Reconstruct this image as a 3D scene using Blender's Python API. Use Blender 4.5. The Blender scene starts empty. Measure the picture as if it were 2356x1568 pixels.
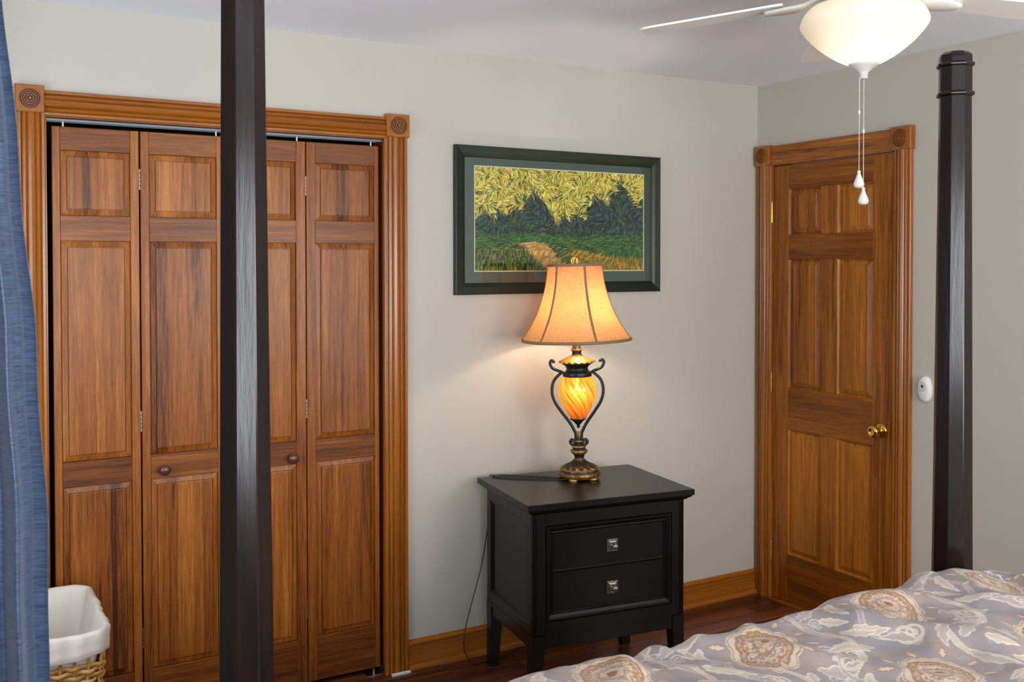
import bpy, math, random
import numpy as np
from mathutils import Vector, Matrix
random.seed(7); rng = np.random.RandomState(11)
S = bpy.context.scene; COL = S.collection
R = math.radians; PI = math.pi

# ------------------------------------------------------------------ camera
cam = bpy.data.cameras.new('camera'); co = bpy.data.objects.new('camera', cam); COL.objects.link(co)
YAW, PIT, ROL = .5265, -.018, -.0009
fw = Vector((math.sin(YAW)*math.cos(PIT), math.cos(YAW)*math.cos(PIT), math.sin(PIT)))
rt0 = Vector((math.cos(YAW), -math.sin(YAW), 0)); up0 = rt0.cross(fw)
rt = rt0*math.cos(ROL)+up0*math.sin(ROL); up = -rt0*math.sin(ROL)+up0*math.cos(ROL)
CP = Vector((-3.4383, -3.5598, 1.5921))
m = Matrix((rt, up, -fw)).transposed().to_4x4(); m.translation = CP
co.matrix_world = m
cam.sensor_width = 36; cam.lens = 2288.4/2356*36
cam.shift_y = -(784-646.7)/2356; cam.clip_start = .02
S.camera = co

# ------------------------------------------------------------------ world, exposure, daylight
S.view_settings.view_transform = 'Standard'; S.view_settings.look = 'None'
S.view_settings.gamma = 1; S.view_settings.use_curve_mapping = False
S.view_settings.exposure = 0.0
W = bpy.data.worlds.new('world'); S.world = W; W.use_nodes = True
W.node_tree.nodes['Background'].inputs[0].default_value = (.75, .87, 1, 1)
W.node_tree.nodes['Background'].inputs[1].default_value = 1.0
def area(name, loc, direction, sx, sy, power, color):
    l = bpy.data.lights.new(name, 'AREA'); l.shape = 'RECTANGLE'; l.size = sx; l.size_y = sy
    l.energy = power; l.color = color
    o = bpy.data.objects.new(name, l); COL.objects.link(o); o.location = loc
    o.rotation_euler = Vector(direction).to_track_quat('-Z', 'Y').to_euler(); return o
# daylight coming in at the two windows behind the camera and the one on the left
area('window_daylight', (-2.98, -4.86, 1.42), (0, 1, .42), 1.15, 1.35, 84, (.91, .955, 1))
area('window_daylight.001', (-.95, -4.86, 1.42), (0, 1, .42), 1.25, 1.35, 80, (1, .985, .96))
area('window_daylight.002', (-3.80, -1.0, 1.42), (1, 0, .1), .95, 1.35, 19, (.86, .93, 1))
def point(name, loc, power, color, size):
    l = bpy.data.lights.new(name, 'POINT'); l.energy = power; l.color = color; l.shadow_soft_size = size
    o = bpy.data.objects.new(name, l); COL.objects.link(o); o.location = loc; return o
H = 2.44
FAN = Vector((-1.218, -1.669, 0))

# ------------------------------------------------------------------ helpers
def tag(o, label=None, cat=None, group=None, kind=None):
    if label: o['label'] = label
    if cat: o['category'] = cat
    if group: o['group'] = group
    if kind: o['kind'] = kind
    return o
def thing(name, label=None, cat=None, loc=(0, 0, 0), rz=0, group=None, kind=None):
    o = bpy.data.objects.new(name, None); COL.objects.link(o); o.empty_display_size = .1
    o.location = loc; o.rotation_euler = (0, 0, rz); return tag(o, label, cat, group, kind)
class MB:
    def __init__(s): s.v = []; s.f = []; s.sm = []
    def add(s, vs, fs, smooth=False):
        n = len(s.v); s.v += [tuple(p) for p in vs]; s.f += [tuple(i+n for i in f) for f in fs]
        s.sm += [smooth]*len(fs); return s
    def box(s, a, b):
        x0, y0, z0 = a; x1, y1, z1 = b
        return s.add([(x0,y0,z0),(x1,y0,z0),(x1,y1,z0),(x0,y1,z0),(x0,y0,z1),(x1,y0,z1),(x1,y1,z1),(x0,y1,z1)],
                     [(0,3,2,1),(4,5,6,7),(0,1,5,4),(1,2,6,5),(2,3,7,6),(3,0,4,7)])
    def build(s, name, mat, parent=None, M=None):
        me = bpy.data.meshes.new(name)
        vs = s.v if M is None else [tuple(M @ Vector(p)) for p in s.v]
        me.from_pydata(vs, [], s.f); me.materials.append(mat)
        me.polygons.foreach_set('use_smooth', s.sm); me.update()
        o = bpy.data.objects.new(name, me); COL.objects.link(o)
        if parent: o.parent = parent
        return o
class Fr:   # a local frame: a right, b up, c out of the face
    def __init__(s, o, u, v, n): s.o, s.u, s.v, s.n = map(Vector, (o, u, v, n))
    def __call__(s, a, b, c=0): return s.o+s.u*a+s.v*b+s.n*c
FA = Fr((0, 0, 0), (1, 0, 0), (0, 0, 1), (0, -1, 0))      # back wall: a = x, b = z
FB = Fr((0, 0, 0), (0, -1, 0), (0, 0, 1), (-1, 0, 0))     # right wall: a = -y
def loft_rect(mb, F, a0, a1, b0, b1, loops, cap=True, back=True):
    vs = []; fs = []
    for ins, c in loops:
        vs += [F(a0+ins, b0+ins, c), F(a1-ins, b0+ins, c), F(a1-ins, b1-ins, c), F(a0+ins, b1-ins, c)]
    n = len(loops)
    for i in range(n-1):
        for k in range(4): fs.append((i*4+k, i*4+(k+1) % 4, (i+1)*4+(k+1) % 4, (i+1)*4+k))
    if cap: fs.append(tuple((n-1)*4+k for k in range(4)))
    if back: fs.append((3, 2, 1, 0))
    return mb.add(vs, fs)
def slab(mb, F, a0, a1, b0, b1, c0, c1, ch=.0015):
    return loft_rect(mb, F, a0, a1, b0, b1, [(0, c0), (0, c1-ch), (ch, c1)])
def ring_rect(mb, F, a0, a1, b0, b1, prof):   # closed picture-frame moulding, prof = [(inset, c)...] closed
    vs = []; fs = []; n = len(prof)
    for ins, c in prof:
        vs += [F(a0+ins, b0+ins, c), F(a1-ins, b0+ins, c), F(a1-ins, b1-ins, c), F(a0+ins, b1-ins, c)]
    for i in range(n):
        j = (i+1) % n
        for k in range(4): fs.append((i*4+k, i*4+(k+1) % 4, j*4+(k+1) % 4, j*4+k))
    return mb.add(vs, fs)
def extrude(mb, P, prof, l0, l1, axis):   # prof [(w, h)], P(w, l, h) -> point
    n = len(prof); vs = [P(w, l0, h) for w, h in prof]+[P(w, l1, h) for w, h in prof]
    fs = [(i, (i+1) % n, n+(i+1) % n, n+i) for i in range(n)]+[tuple(range(n))[::-1], tuple(range(n, 2*n))]
    return mb.add(vs, fs, False)
def lathe(mb, prof, seg=32, F=None, fr=None, smooth=True, close=True):   # prof [(r, h)]; F(x, y, h); fr(theta, i) radius factor
    F = F or (lambda x, y, h: Vector((x, y, h)))
    vs = []; fs = []; n = len(prof)
    for i, (r, h) in enumerate(prof):
        for k in range(seg):
            t = 2*PI*k/seg; q = r*(fr(t, i) if fr else 1); vs.append(F(q*math.cos(t), q*math.sin(t), h))
    for i in range(n-1):
        for k in range(seg): fs.append((i*seg+k, i*seg+(k+1) % seg, (i+1)*seg+(k+1) % seg, (i+1)*seg+k))
    mb.add(vs, fs, smooth)
    if close:
        for i, rv in ((0, True), (n-1, False)):
            if prof[i][0] > 1e-5: mb.add(vs[i*seg:(i+1)*seg], [tuple(range(seg))[::-1] if rv else tuple(range(seg))], False)
    return mb
def catmull(pts, k=8):
    P = [Vector(p) for p in pts]; P = [P[0]*2-P[1]]+P+[P[-1]*2-P[-2]]; out = []
    for i in range(1, len(P)-2):
        for j in range(k):
            t = j/k; a, b, c, d = P[i-1], P[i], P[i+1], P[i+2]
            out.append(.5*((2*b)+(c-a)*t+(2*a-5*b+4*c-d)*t*t+(3*b-a-3*c+d)*t**3))
    out.append(P[-2]); return out
def tube(mb, pts, r, seg=8, closed=False, flat=None):
    n = len(pts); rs = r if hasattr(r, '__len__') else [r]*n
    vs = []; fs = []; prev = None
    for i, p in enumerate(pts):
        a = pts[(i-1) % n] if (closed or i > 0) else p; b = pts[(i+1) % n] if (closed or i < n-1) else p
        t = (b-a).normalized()
        if prev is None:
            h = Vector((0, 0, 1)) if abs(t.z) < .9 else Vector((1, 0, 0)); x = t.cross(h).normalized()
        else: x = (prev-t*prev.dot(t)).normalized()
        prev = x; y = t.cross(x)
        for k in range(seg):
            th = 2*PI*k/seg; vs.append(p+(x*math.cos(th)+y*math.sin(th))*rs[i])
    for i in range(n if closed else n-1):
        j = (i+1) % n
        for k in range(seg): fs.append((i*seg+k, i*seg+(k+1) % seg, j*seg+(k+1) % seg, j*seg+k))
    mb.add(vs, fs, True)
    if not closed: mb.add(vs[:seg], [tuple(range(seg))[::-1]]); mb.add(vs[-seg:], [tuple(range(seg))])
    return mb

# ------------------------------------------------------------------ materials
def lin(r, g, b):
    f = lambda c: (c/255/12.92) if c/255 <= .04045 else ((c/255+.055)/1.055)**2.4
    return (f(r), f(g), f(b), 1)
class NT:
    def __init__(s, name):
        s.m = bpy.data.materials.new(name); s.m.use_nodes = True; s.t = s.m.node_tree; s.b = s.t.nodes['Principled BSDF']
    def n(s, typ, **kw):
        x = s.t.nodes.new(typ)
        for k, v in kw.items():
            if k.startswith('i_'): x.inputs[k[2:].replace('_', ' ')].default_value = v
            else: setattr(x, k, v)
        return x
    def l(s, a, b): s.t.links.new(a, b)
    def ramp(s, fac, stops):
        r = s.n('ShaderNodeValToRGB'); e = r.color_ramp.elements
        e[0].position, e[0].color = stops[0]; e[1].position, e[1].color = stops[-1]
        for p, c in stops[1:-1]: q = e.new(p); q.color = c
        s.l(fac, r.inputs[0]); return r.outputs[0]
    def math(s, op, a, b=None, c=None):
        x = s.n('ShaderNodeMath', operation=op)
        for i, v in enumerate((a, b, c)):
            if v is None: continue
            if isinstance(v, (int, float)): x.inputs[i].default_value = v
            else: s.l(v, x.inputs[i])
        return x.outputs[0]
    def bump(s, h, strength, dist=.002):
        x = s.n('ShaderNodeBump'); x.inputs['Strength'].default_value = strength; x.inputs['Distance'].default_value = dist
        s.l(h, x.inputs['Height']); s.l(x.outputs[0], s.b.inputs['Normal']); return x
    def mix(s, fac, a, b, mode='MIX'):
        x = s.n('ShaderNodeMix', data_type='RGBA', blend_type=mode)
        for i, v in ((0, fac), (6, a), (7, b)):
            if isinstance(v, (int, float, tuple)): x.inputs[i].default_value = v
            else: s.l(v, x.inputs[i])
        return x.outputs[2]
def plain(name, col, rough=.5, metal=0, spec=.5, bump=None, coat=0):
    t = NT(name); t.b.inputs['Base Color'].default_value = col
    t.b.inputs['Roughness'].default_value = rough; t.b.inputs['Metallic'].default_value = metal
    t.b.inputs['Specular IOR Level'].default_value = spec; t.b.inputs['Coat Weight'].default_value = coat
    if bump:
        tc = t.n('ShaderNodeTexCoord'); nz = t.n('ShaderNodeTexNoise', i_Scale=bump[0], i_Detail=4.0)
        t.l(tc.outputs['Object'], nz.inputs['Vector']); t.bump(nz.outputs[0], bump[1], bump[2] if len(bump) > 2 else .002)
    return t.m
def wood(name, axis, cols, rough=.38, strips=None, stripaxis=None, fine=1.0, vary=.34, coat=.12, contrast=1.45, spec=.3):
    """grain along `axis`; every object gets its own offset and tone"""
    t = NT(name); tc = t.n('ShaderNodeTexCoord'); oi = t.n('ShaderNodeObjectInfo')
    off = t.n('ShaderNodeVectorMath', operation='SCALE'); comb = t.n('ShaderNodeCombineXYZ')
    for k, mlt in enumerate((37.1, 53.7, 71.3)): t.l(t.math('MULTIPLY', oi.outputs['Random'], mlt), comb.inputs[k])
    add = t.n('ShaderNodeVectorMath', operation='ADD'); t.l(tc.outputs['Object'], add.inputs[0]); t.l(comb.outputs[0], add.inputs[1])
    vec = add.outputs[0]; t.t.nodes.remove(off)
    sc = {'x': (.55, 16, 16), 'y': (16, .55, 16), 'z': (16, 16, .55)}[axis]
    def mapped(k):
        mp = t.n('ShaderNodeMapping'); mp.inputs['Scale'].default_value = tuple(c*k for c in sc); t.l(vec, mp.inputs[0]); return mp.outputs[0]
    big = t.n('ShaderNodeTexNoise', i_Scale=1.0, i_Detail=3.0, i_Roughness=.5, i_Distortion=.6); t.l(mapped(1.1), big.inputs['Vector'])
    # cathedral figure from a distorted band field
    wv = t.math('SINE', t.math('MULTIPLY', big.outputs[0], 38.0))
    grain = t.n('ShaderNodeTexNoise', i_Scale=1.0, i_Detail=6.0, i_Roughness=.65); t.l(mapped(21*fine), grain.inputs['Vector'])
    mid = t.n('ShaderNodeTexNoise', i_Scale=1.0, i_Detail=4.0, i_Roughness=.6); t.l(mapped(6*fine), mid.inputs['Vector'])
    pores = t.n('ShaderNodeTexNoise', i_Scale=1.0, i_Detail=3.0, i_Roughness=.7); t.l(mapped(46*fine), pores.inputs['Vector'])
    f = t.math('ADD', t.math('MULTIPLY', wv, .07*contrast), t.math('ADD', t.math('MULTIPLY', t.math('SUBTRACT', grain.outputs[0], .5), .85*contrast), t.math('MULTIPLY', t.math('SUBTRACT', mid.outputs[0], .5), .55*contrast)))
    f = t.math('ADD', f, t.math('MULTIPLY', t.math('SUBTRACT', big.outputs[0], .5), .7*contrast))
    f = t.math('ADD', f, t.math('MULTIPLY', t.math('SUBTRACT', oi.outputs['Random'], .5), vary))
    if strips:
        sp = t.n('ShaderNodeSeparateXYZ'); t.l(vec, sp.inputs[0])
        q = t.math('FLOOR', t.math('DIVIDE', sp.outputs['XYZ'.index(stripaxis.upper())], strips))
        wn = t.n('ShaderNodeTexWhiteNoise', noise_dimensions='1D'); t.l(q, wn.inputs['W'])
        f = t.math('ADD', f, t.math('MULTIPLY', t.math('SUBTRACT', wn.outputs[0], .5), .22))
    f = t.math('ADD', f, .5)
    c = t.ramp(f, [(.0, cols[0]), (.34, cols[1]), (.66, cols[2]), (1.0, cols[3])])
    pr = t.ramp(pores.outputs[0], [(.34, (.42, .36, .30, 1)), (.48, (1, 1, 1, 1))])
    c = t.mix(.55, c, pr, 'MULTIPLY')
    t.l(c, t.b.inputs['Base Color']); t.b.inputs['Roughness'].default_value = rough
    t.b.inputs['Specular IOR Level'].default_value = spec
    t.b.inputs['Coat Weight'].default_value = coat; t.b.inputs['Coat Roughness'].default_value = .22
    t.bump(t.math('ADD', grain.outputs[0], t.math('MULTIPLY', pores.outputs[0], .5)), .22, .0012)
    return t.m
OAK = [lin(76, 36, 8), lin(132, 72, 22), lin(156, 90, 30), lin(184, 116, 48)]
RAIL = [lin(66, 32, 9), lin(110, 58, 18), lin(132, 73, 24), lin(160, 96, 40)]
OAKT = [lin(84, 42, 10), lin(142, 80, 22), lin(168, 100, 30), lin(200, 132, 52)]
DOOR = [lin(88, 44, 4), lin(142, 80, 12), lin(166, 99, 18), lin(192, 124, 34)]
DRAIL = [lin(76, 34, 3), lin(118, 62, 9), lin(140, 78, 14), lin(168, 102, 26)]
wAz = wood('oak_stile', 'z', OAK); wAx = wood('oak_rail', 'x', RAIL)
wAp = wood('oak_panel', 'z', OAK, strips=.052, stripaxis='x', contrast=1.6)
stain = plain('dark_stain', lin(58, 28, 10), .5)
tAz = wood('oak_casing_upright', 'z', OAKT, rough=.24, coat=.5, contrast=.85, vary=.15); tAx = wood('oak_casing_header', 'x', OAKT, rough=.24, coat=.5, contrast=.85, vary=.15)
dz = wood('door_stile', 'z', DOOR, rough=.36, fine=.8); dy = wood('door_rail', 'y', DRAIL, rough=.36, fine=.8, vary=.2)
dp = wood('door_panel', 'z', DOOR, rough=.36, strips=.06, stripaxis='y', fine=.8)
ty = wood('oak_door_header', 'y', OAKT, rough=.3, coat=.4)
FLR = [lin(40, 17, 11), lin(84, 38, 22), lin(116, 58, 34), lin(150, 86, 52)]
floorm = wood('floor_plank', 'x', FLR, rough=.3, strips=.03, stripaxis='y', vary=.45, coat=.3, contrast=1.3)

t = NT('wall_paint'); tc = t.n('ShaderNodeTexCoord')
nz = t.n('ShaderNodeTexNoise', i_Scale=140.0, i_Detail=3.0); t.l(tc.outputs['Object'], nz.inputs['Vector'])
t.b.inputs['Base Color'].default_value = lin(193, 189, 179); t.b.inputs['Roughness'].default_value = .7
t.b.inputs['Specular IOR Level'].default_value = .3; t.bump(nz.outputs[0], .25, .001); wallm = t.m
t = NT('ceiling_paint'); tc = t.n('ShaderNodeTexCoord')
nz = t.n('ShaderNodeTexNoise', i_Scale=60.0, i_Detail=5.0); t.l(tc.outputs['Object'], nz.inputs['Vector'])
t.b.inputs['Base Color'].default_value = lin(236, 240, 248); t.b.inputs['Roughness'].default_value = .8
t.b.inputs['Specular IOR Level'].default_value = .2; t.bump(nz.outputs[0], .3, .002); ceilm = t.m
white = plain('white_enamel', lin(236, 234, 230), .35)
plastic = plain('white_plastic', lin(230, 229, 226), .4)
dark = plain('dark_void', (.01, .01, .01, 1), .9)
track = plain('track_metal', lin(110, 112, 118), .35, .85)
steel = plain('steel', lin(170, 168, 165), .3, 1)
brass = plain('polished_brass', lin(226, 176, 84), .14, 1)
pewter = plain('aged_pewter', lin(142, 136, 128), .36, .9)
rubber = plain('black_rubber', lin(22, 22, 24), .45)
knobw = plain('dark_wood_knob', lin(86, 52, 36), .28, coat=.5)
t = NT('espresso_lacquer'); tc = t.n('ShaderNodeTexCoord')
mp = t.n('ShaderNodeMapping'); mp.inputs['Scale'].default_value = (60, 60, 5); t.l(tc.outputs['Object'], mp.inputs[0])
nz = t.n('ShaderNodeTexNoise', i_Scale=1.0, i_Detail=5.0, i_Roughness=.6); t.l(mp.outputs[0], nz.inputs['Vector'])
n2 = t.n('ShaderNodeTexNoise', i_Scale=9.0, i_Detail=4.0); t.l(tc.outputs['Object'], n2.inputs['Vector'])
geo = t.n('ShaderNodeNewGeometry')
c = t.ramp(nz.outputs[0], [(.3, lin(14, 9, 10)), (.7, lin(34, 20, 18))])
c = t.mix(t.ramp(n2.outputs[0], [(.62, (0, 0, 0, 1)), (.8, (.4, .4, .4, 1))]), c, lin(58, 26, 20))
t.l(c, t.b.inputs['Base Color']); t.b.inputs['Roughness'].default_value = .2
t.b.inputs['Coat Weight'].default_value = 0; t.b.inputs['Specular IOR Level'].default_value = .32
t.bump(nz.outputs[0], .35, .0015); espresso = t.m
t = NT('black_lacquer'); tc = t.n('ShaderNodeTexCoord')
nz = t.n('ShaderNodeTexNoise', i_Scale=30.0, i_Detail=5.0); t.l(tc.outputs['Object'], nz.inputs['Vector'])
t.l(t.ramp(nz.outputs[0], [(.35, lin(7, 6, 7)), (.75, lin(14, 12, 12))]), t.b.inputs['Base Color'])
t.b.inputs['Roughness'].default_value = .3; t.b.inputs['Coat Weight'].default_value = 0; t.b.inputs['Specular IOR Level'].default_value = .38; black = t.m
t = NT('bronze_gold'); tc = t.n('ShaderNodeTexCoord'); geo = t.n('ShaderNodeNewGeometry')
nz = t.n('ShaderNodeTexNoise', i_Scale=70.0, i_Detail=4.0); t.l(tc.outputs['Object'], nz.inputs['Vector'])
f = t.math('ADD', geo.outputs['Pointiness'], t.math('MULTIPLY', t.math('SUBTRACT', nz.outputs[0], .5), .10))
t.l(t.ramp(f, [(.49, lin(38, 40, 38)), (.54, lin(112, 84, 46)), (.60, lin(200, 154, 84))]), t.b.inputs['Base Color'])
t.b.inputs['Roughness'].default_value = .34; t.b.inputs['Metallic'].default_value = .55; bronze = t.m
darkbronze = plain('dark_bronze', lin(48, 52, 50), .32, .7, bump=(90, .2, .001))
gold = plain('antique_gold', lin(176, 132, 70), .38, .6, bump=(120, .3, .001))

# ------------------------------------------------------------------ room shell
XL, YF = -3.68, -4.8
cx0, cx1, chz = -3.122, -1.926, 2.074        # closet opening
def holes_wall(name, F, a0, a1, b0, b1, c0, c1, holes, mat):
    mb = MB(); xs = sorted(set([a0, a1]+[h[0] for h in holes]+[h[1] for h in holes]))
    for i in range(len(xs)-1):
        mid = (xs[i]+xs[i+1])/2; hs = [h for h in holes if h[0] < mid < h[1]]
        cuts = [b0]+[v for h in hs for v in (h[2], h[3])]+[b1]
        for k in range(0, len(cuts), 2):
            if cuts[k+1]-cuts[k] > 1e-4: loft_rect(mb, F, xs[i], xs[i+1], cuts[k], cuts[k+1], [(0, c0), (0, c1)])
    return tag(mb.build(name, mat), kind='structure')
holes_wall('wall_back', FA, XL-.1, .1, 0, H, -.12, 0, [(cx0, cx1, 0, chz)], wallm)
holes_wall('wall_right', FB, 0, -YF+.1, 0, H, -.12, 0, [(.104, .80, 0, 2.054)], wallm)
FL_ = Fr((XL, 0, 0), (0, 1, 0), (0, 0, 1), (1, 0, 0))
FF_ = Fr((0, YF, 0), (-1, 0, 0), (0, 0, 1), (0, 1, 0))
holes_wall('wall_left', FL_, YF-.1, 0, 0, H, -.12, 0, [(-1.5, -.5, .72, 2.1)], wallm)
holes_wall('wall_front', FF_, 0, -XL, 0, H, -.12, 0, [(.3, 1.6, .72, 2.1), (2.38, 3.58, .72, 2.1)], wallm)
mb = MB(); mb.box((XL-.15, YF-.15, H), (.15, .15, H+.1)); tag(mb.build('ceiling', ceilm), kind='structure')
mb = MB(); mb.box((cx0-.2, .74, 0), (cx1+.2, .78, H)); mb.box((cx0-.24, .12, 0), (cx0-.2, .78, H)); mb.box((cx1+.2, .12, 0), (cx1+.24, .78, H))
mb.box((cx0-.2, .12, 2.3), (cx1+.2, .74, 2.34)); tag(mb.build('wall_closet', plain('closet_wall', lin(70, 68, 64), .8)), kind='structure')
for k, (F, a0, a1) in enumerate(((FF_, .3, 1.6), (FF_, 2.38, 3.58), (FL_, -1.5, -.5))):
    w = thing('window_%d' % (k+1), kind='structure')
    mb = MB(); ring_rect(mb, F, a0-.07, a1+.07, .65, 2.17, [(0, 0), (0, .02), (.07, .02), (.07, 0)]); mb.build('window_casing', tAz, w)
    mb = MB(); ring_rect(mb, F, a0, a1, .72, 2.1, [(0, -.09), (0, -.05), (.04, -.05), (.04, -.09)])
    loft_rect(mb, F, a0+.04, a1-.04, 1.39, 1.43, [(0, -.085), (0, -.055)]); mb.build('sash', white, w)
# floor: base slab and planks along x
fl = thing('floor', kind='structure')
mb = MB(); mb.box((XL-.1, YF-.1, -.1), (.1, .78, -.012)); mb.build('subfloor', dark, fl)
PW = .0865; meshes = []
for L in (.9, 1.1, 1.22):
    mb = MB(); g = .0006
    vs = [(g, g, -.012), (L-g, g, -.012), (L-g, PW-g, -.012), (g, PW-g, -.012), (g, g, -.001), (L-g, g, -.001), (L-g, PW-g, -.001), (g, PW-g, -.001),
          (g+.001, g+.001, 0), (L-g-.001, g+.001, 0), (L-g-.001, PW-g-.001, 0), (g+.001, PW-g-.001, 0)]
    fs = [(3, 2, 1, 0)]+[(i*4+k, i*4+(k+1) % 4, i*4+4+(k+1) % 4, i*4+4+k) for i in (0, 1) for k in range(4)]+[(8, 9, 10, 11)]
    me = bpy.data.meshes.new('plank'); me.from_pydata(vs, [], fs); me.materials.append(floorm); meshes.append((L, me))
y = .12-PW
row = 0
while y > YF:
    x = XL-.1-random.random()*.8
    while x < 0:
        L, me = random.choice(meshes)
        if y > -2.6 or row % 1 == 0:
            if x+L > XL-.05:
                o = bpy.data.objects.new('plank', me); COL.objects.link(o); o.parent = fl; o.location = (min(x, .02-L) if x+L > .02 else x, y, 0)
                if x+L > .02: o.location.z = -.00015*(row % 2+1)
        x += L
    y -= PW; row += 1

# ------------------------------------------------------------------ trims
CAS = [(0, 0), (0, .015), (.003, .018), (.012, .018), (.015, .011), (.020, .0165), (.028, .0195), (.033, .014), (.038, .021), (.048, .0245),
       (.058, .021), (.063, .014), (.068, .0195), (.076, .0165), (.081, .011), (.084, .018), (.093, .018), (.096, .015), (.096, 0)]
def casing(mb, P, w, l0, l1): extrude(mb, P, [(a*w/.096, h) for a, h in CAS], l0, l1, None)
def block(parent, F, a0, a1, b0, b1, mat):
    mb = MB(); loft_rect(mb, F, a0, a1, b0, b1, [(0, 0), (0, .027), (.003, .03)]); blk = mb.build('corner_block', mat, parent)
    ca, cb = (a0+a1)/2, (b0+b1)/2; r = (a1-a0)*.375
    mb = MB(); lathe(mb, [(r, .0301), (r, .0306), (0, .0306)], 36, lambda x, y, h: F(ca+x, cb+y, h), smooth=False, close=False); mb.build('rosette_recess', stain, blk)
    mb = MB()
    for ro, ri, h in ((1.0, .93, .0345), (.82, .73, .0355), (.61, .50, .0355), (.38, .27, .0355), (.13, 0, .038)):
        lathe(mb, [(r*ro, .0302), (r*ro*.97, h), (r*(ri+.03)*.97 if ri else 0, h), (r*ri, .0302)], 36, lambda x, y, h_: F(ca+x, cb+y, h_), smooth=False, close=False)
    mb.build('rosette', mat, blk)
tr1 = thing('trim_1', 'oak casing with rosette corner blocks round the closet opening', kind='structure')
mb = MB(); casing(mb, lambda w, l, h: FA(-3.205+w, l, h), .082, 0, 2.078); mb.build('casing_board', tAz, tr1)
mb = MB(); casing(mb, lambda w, l, h: FA(-1.943+w, l, h), .096, 0, 2.078); mb.build('casing_board', tAz, tr1)
mb = MB(); casing(mb, lambda w, l, h: FA(l, 2.071+w, h), .082, -3.125, -1.937); mb.build('header_board', tAx, tr1)
block(tr1, FA, -3.211, -3.125, 2.077, 2.165, tAz); block(tr1, FA, -1.937, -1.842, 2.077, 2.165, tAz)
mb = MB(); mb.box((cx0, 0.001, 0), (cx0+.004, .119, chz)); mb.build('jamb', tAz, tr1)
mb = MB(); mb.box((cx1-.004, 0.001, 0), (cx1, .119, chz)); mb.build('jamb', tAz, tr1)
mb = MB(); mb.box((cx0, .001, chz-.004), (cx1, .119, chz)); mb.build('jamb', tAx, tr1)
tr2 = thing('trim_2', 'oak casing with rosette corner blocks round the panel door', kind='structure')
mb = MB(); casing(mb, lambda w, l, h: FB(.014+w, l, h), .093, 0, 2.056); mb.build('casing_board', tAz, tr2)
mb = MB(); casing(mb, lambda w, l, h: FB(.802+w, l, h), .083, 0, 2.056); mb.build('casing_board', tAz, tr2)
mb = MB(); extrude(mb, lambda w, l, h: FB(l, 2.052+w, h), [(0, 0), (0, .015), (.005, .0185), (.084, .0205), (.091, .016), (.091, 0)], .105, .795, None); mb.build('header_board', ty, tr2)
block(tr2, FB, .010, .106, 2.054, 2.147, tAz); block(tr2, FB, .793, .893, 2.054, 2.149, tAz)
mb = MB(); mb.box((.001, -.108, 0), (.119, -.104, 2.054)); mb.build('jamb', dz, tr2)
mb = MB(); mb.box((.001, -.80, 0), (.119, -.796, 2.054)); mb.build('jamb', dz, tr2)
mb = MB(); mb.box((.001, -.80, 2.050), (.119, -.104, 2.054)); mb.build('jamb', dy, tr2)
mb = MB(); mb.box((-.03, -.80, 0.0005), (.11, -.104, .007)); mb.build('threshold', dy, tr2)
BB = [(0, 0), (0, .011), (.092, .012), (.098, .0165), (.104, .0165), (.109, .011), (.115, .006), (.115, 0)]
SH = [(0, .0115), (0, .028), (.008, .027), (.015, .0225), (.019, .0165), (.02, .0118)]
def base(name, spans):
    b = thing(name, kind='structure')
    for P, l0, l1, mat in spans:
        mb = MB(); extrude(mb, lambda w, l, h: P(w, l, h), BB, l0, l1, None); mb.build('board', mat, b)
        mb = MB(); extrude(mb, lambda w, l, h: P(w, l, h), SH, l0, l1, None); mb.build('shoe_moulding', mat, b)
base('baseboard_back', [(lambda w, l, h: FA(l, w, h), -1.847, 0, tAx), (lambda w, l, h: FA(l, w, h), XL, -3.206, tAx)])
base('baseboard_right', [(lambda w, l, h: FB(l, w, h), .886, 4.8, ty)])

# ------------------------------------------------------------------ bifold closet doors
def board(F, a0, a1, b0, b1, c0, c1, name, mat, parent, ch=.0015):
    mb = MB(); slab(mb, F, a0, a1, b0, b1, c0, c1, ch); return mb.build(name, mat, parent)
FD = Fr((0, .03, 0), (1, 0, 0), (0, 0, 1), (0, -1, 0))
def raised(F, a0, a1, b0, b1, parent, mat, bev=.021, th=.03, name='raised_panel'):
    e = .002
    mb = MB(); loft_rect(mb, F, a0-.0, a1+.0, b0-.0, b1+.0,
        [(0, -th+.004), (0, -.0145), (.0016, -.0145), (.0018, -.0085), (bev-.0018, -.0042), (bev-.0016, -.0085), (bev+.0006, -.0085), (bev+.0008, -.0008), (bev+.003, -.0004)])
    return mb.build(name, mat, parent)
leaves = [(-3.100, -2.8285, .024, .028), (-2.8235, -2.536, .028, .03), (-2.532, -2.2405, .03, .036), (-2.2365, -1.948, .034, .018)]
ZR = [(2.045, 1.968), (1.752, 1.668), (.932, .847), (.186, .022)]
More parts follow.
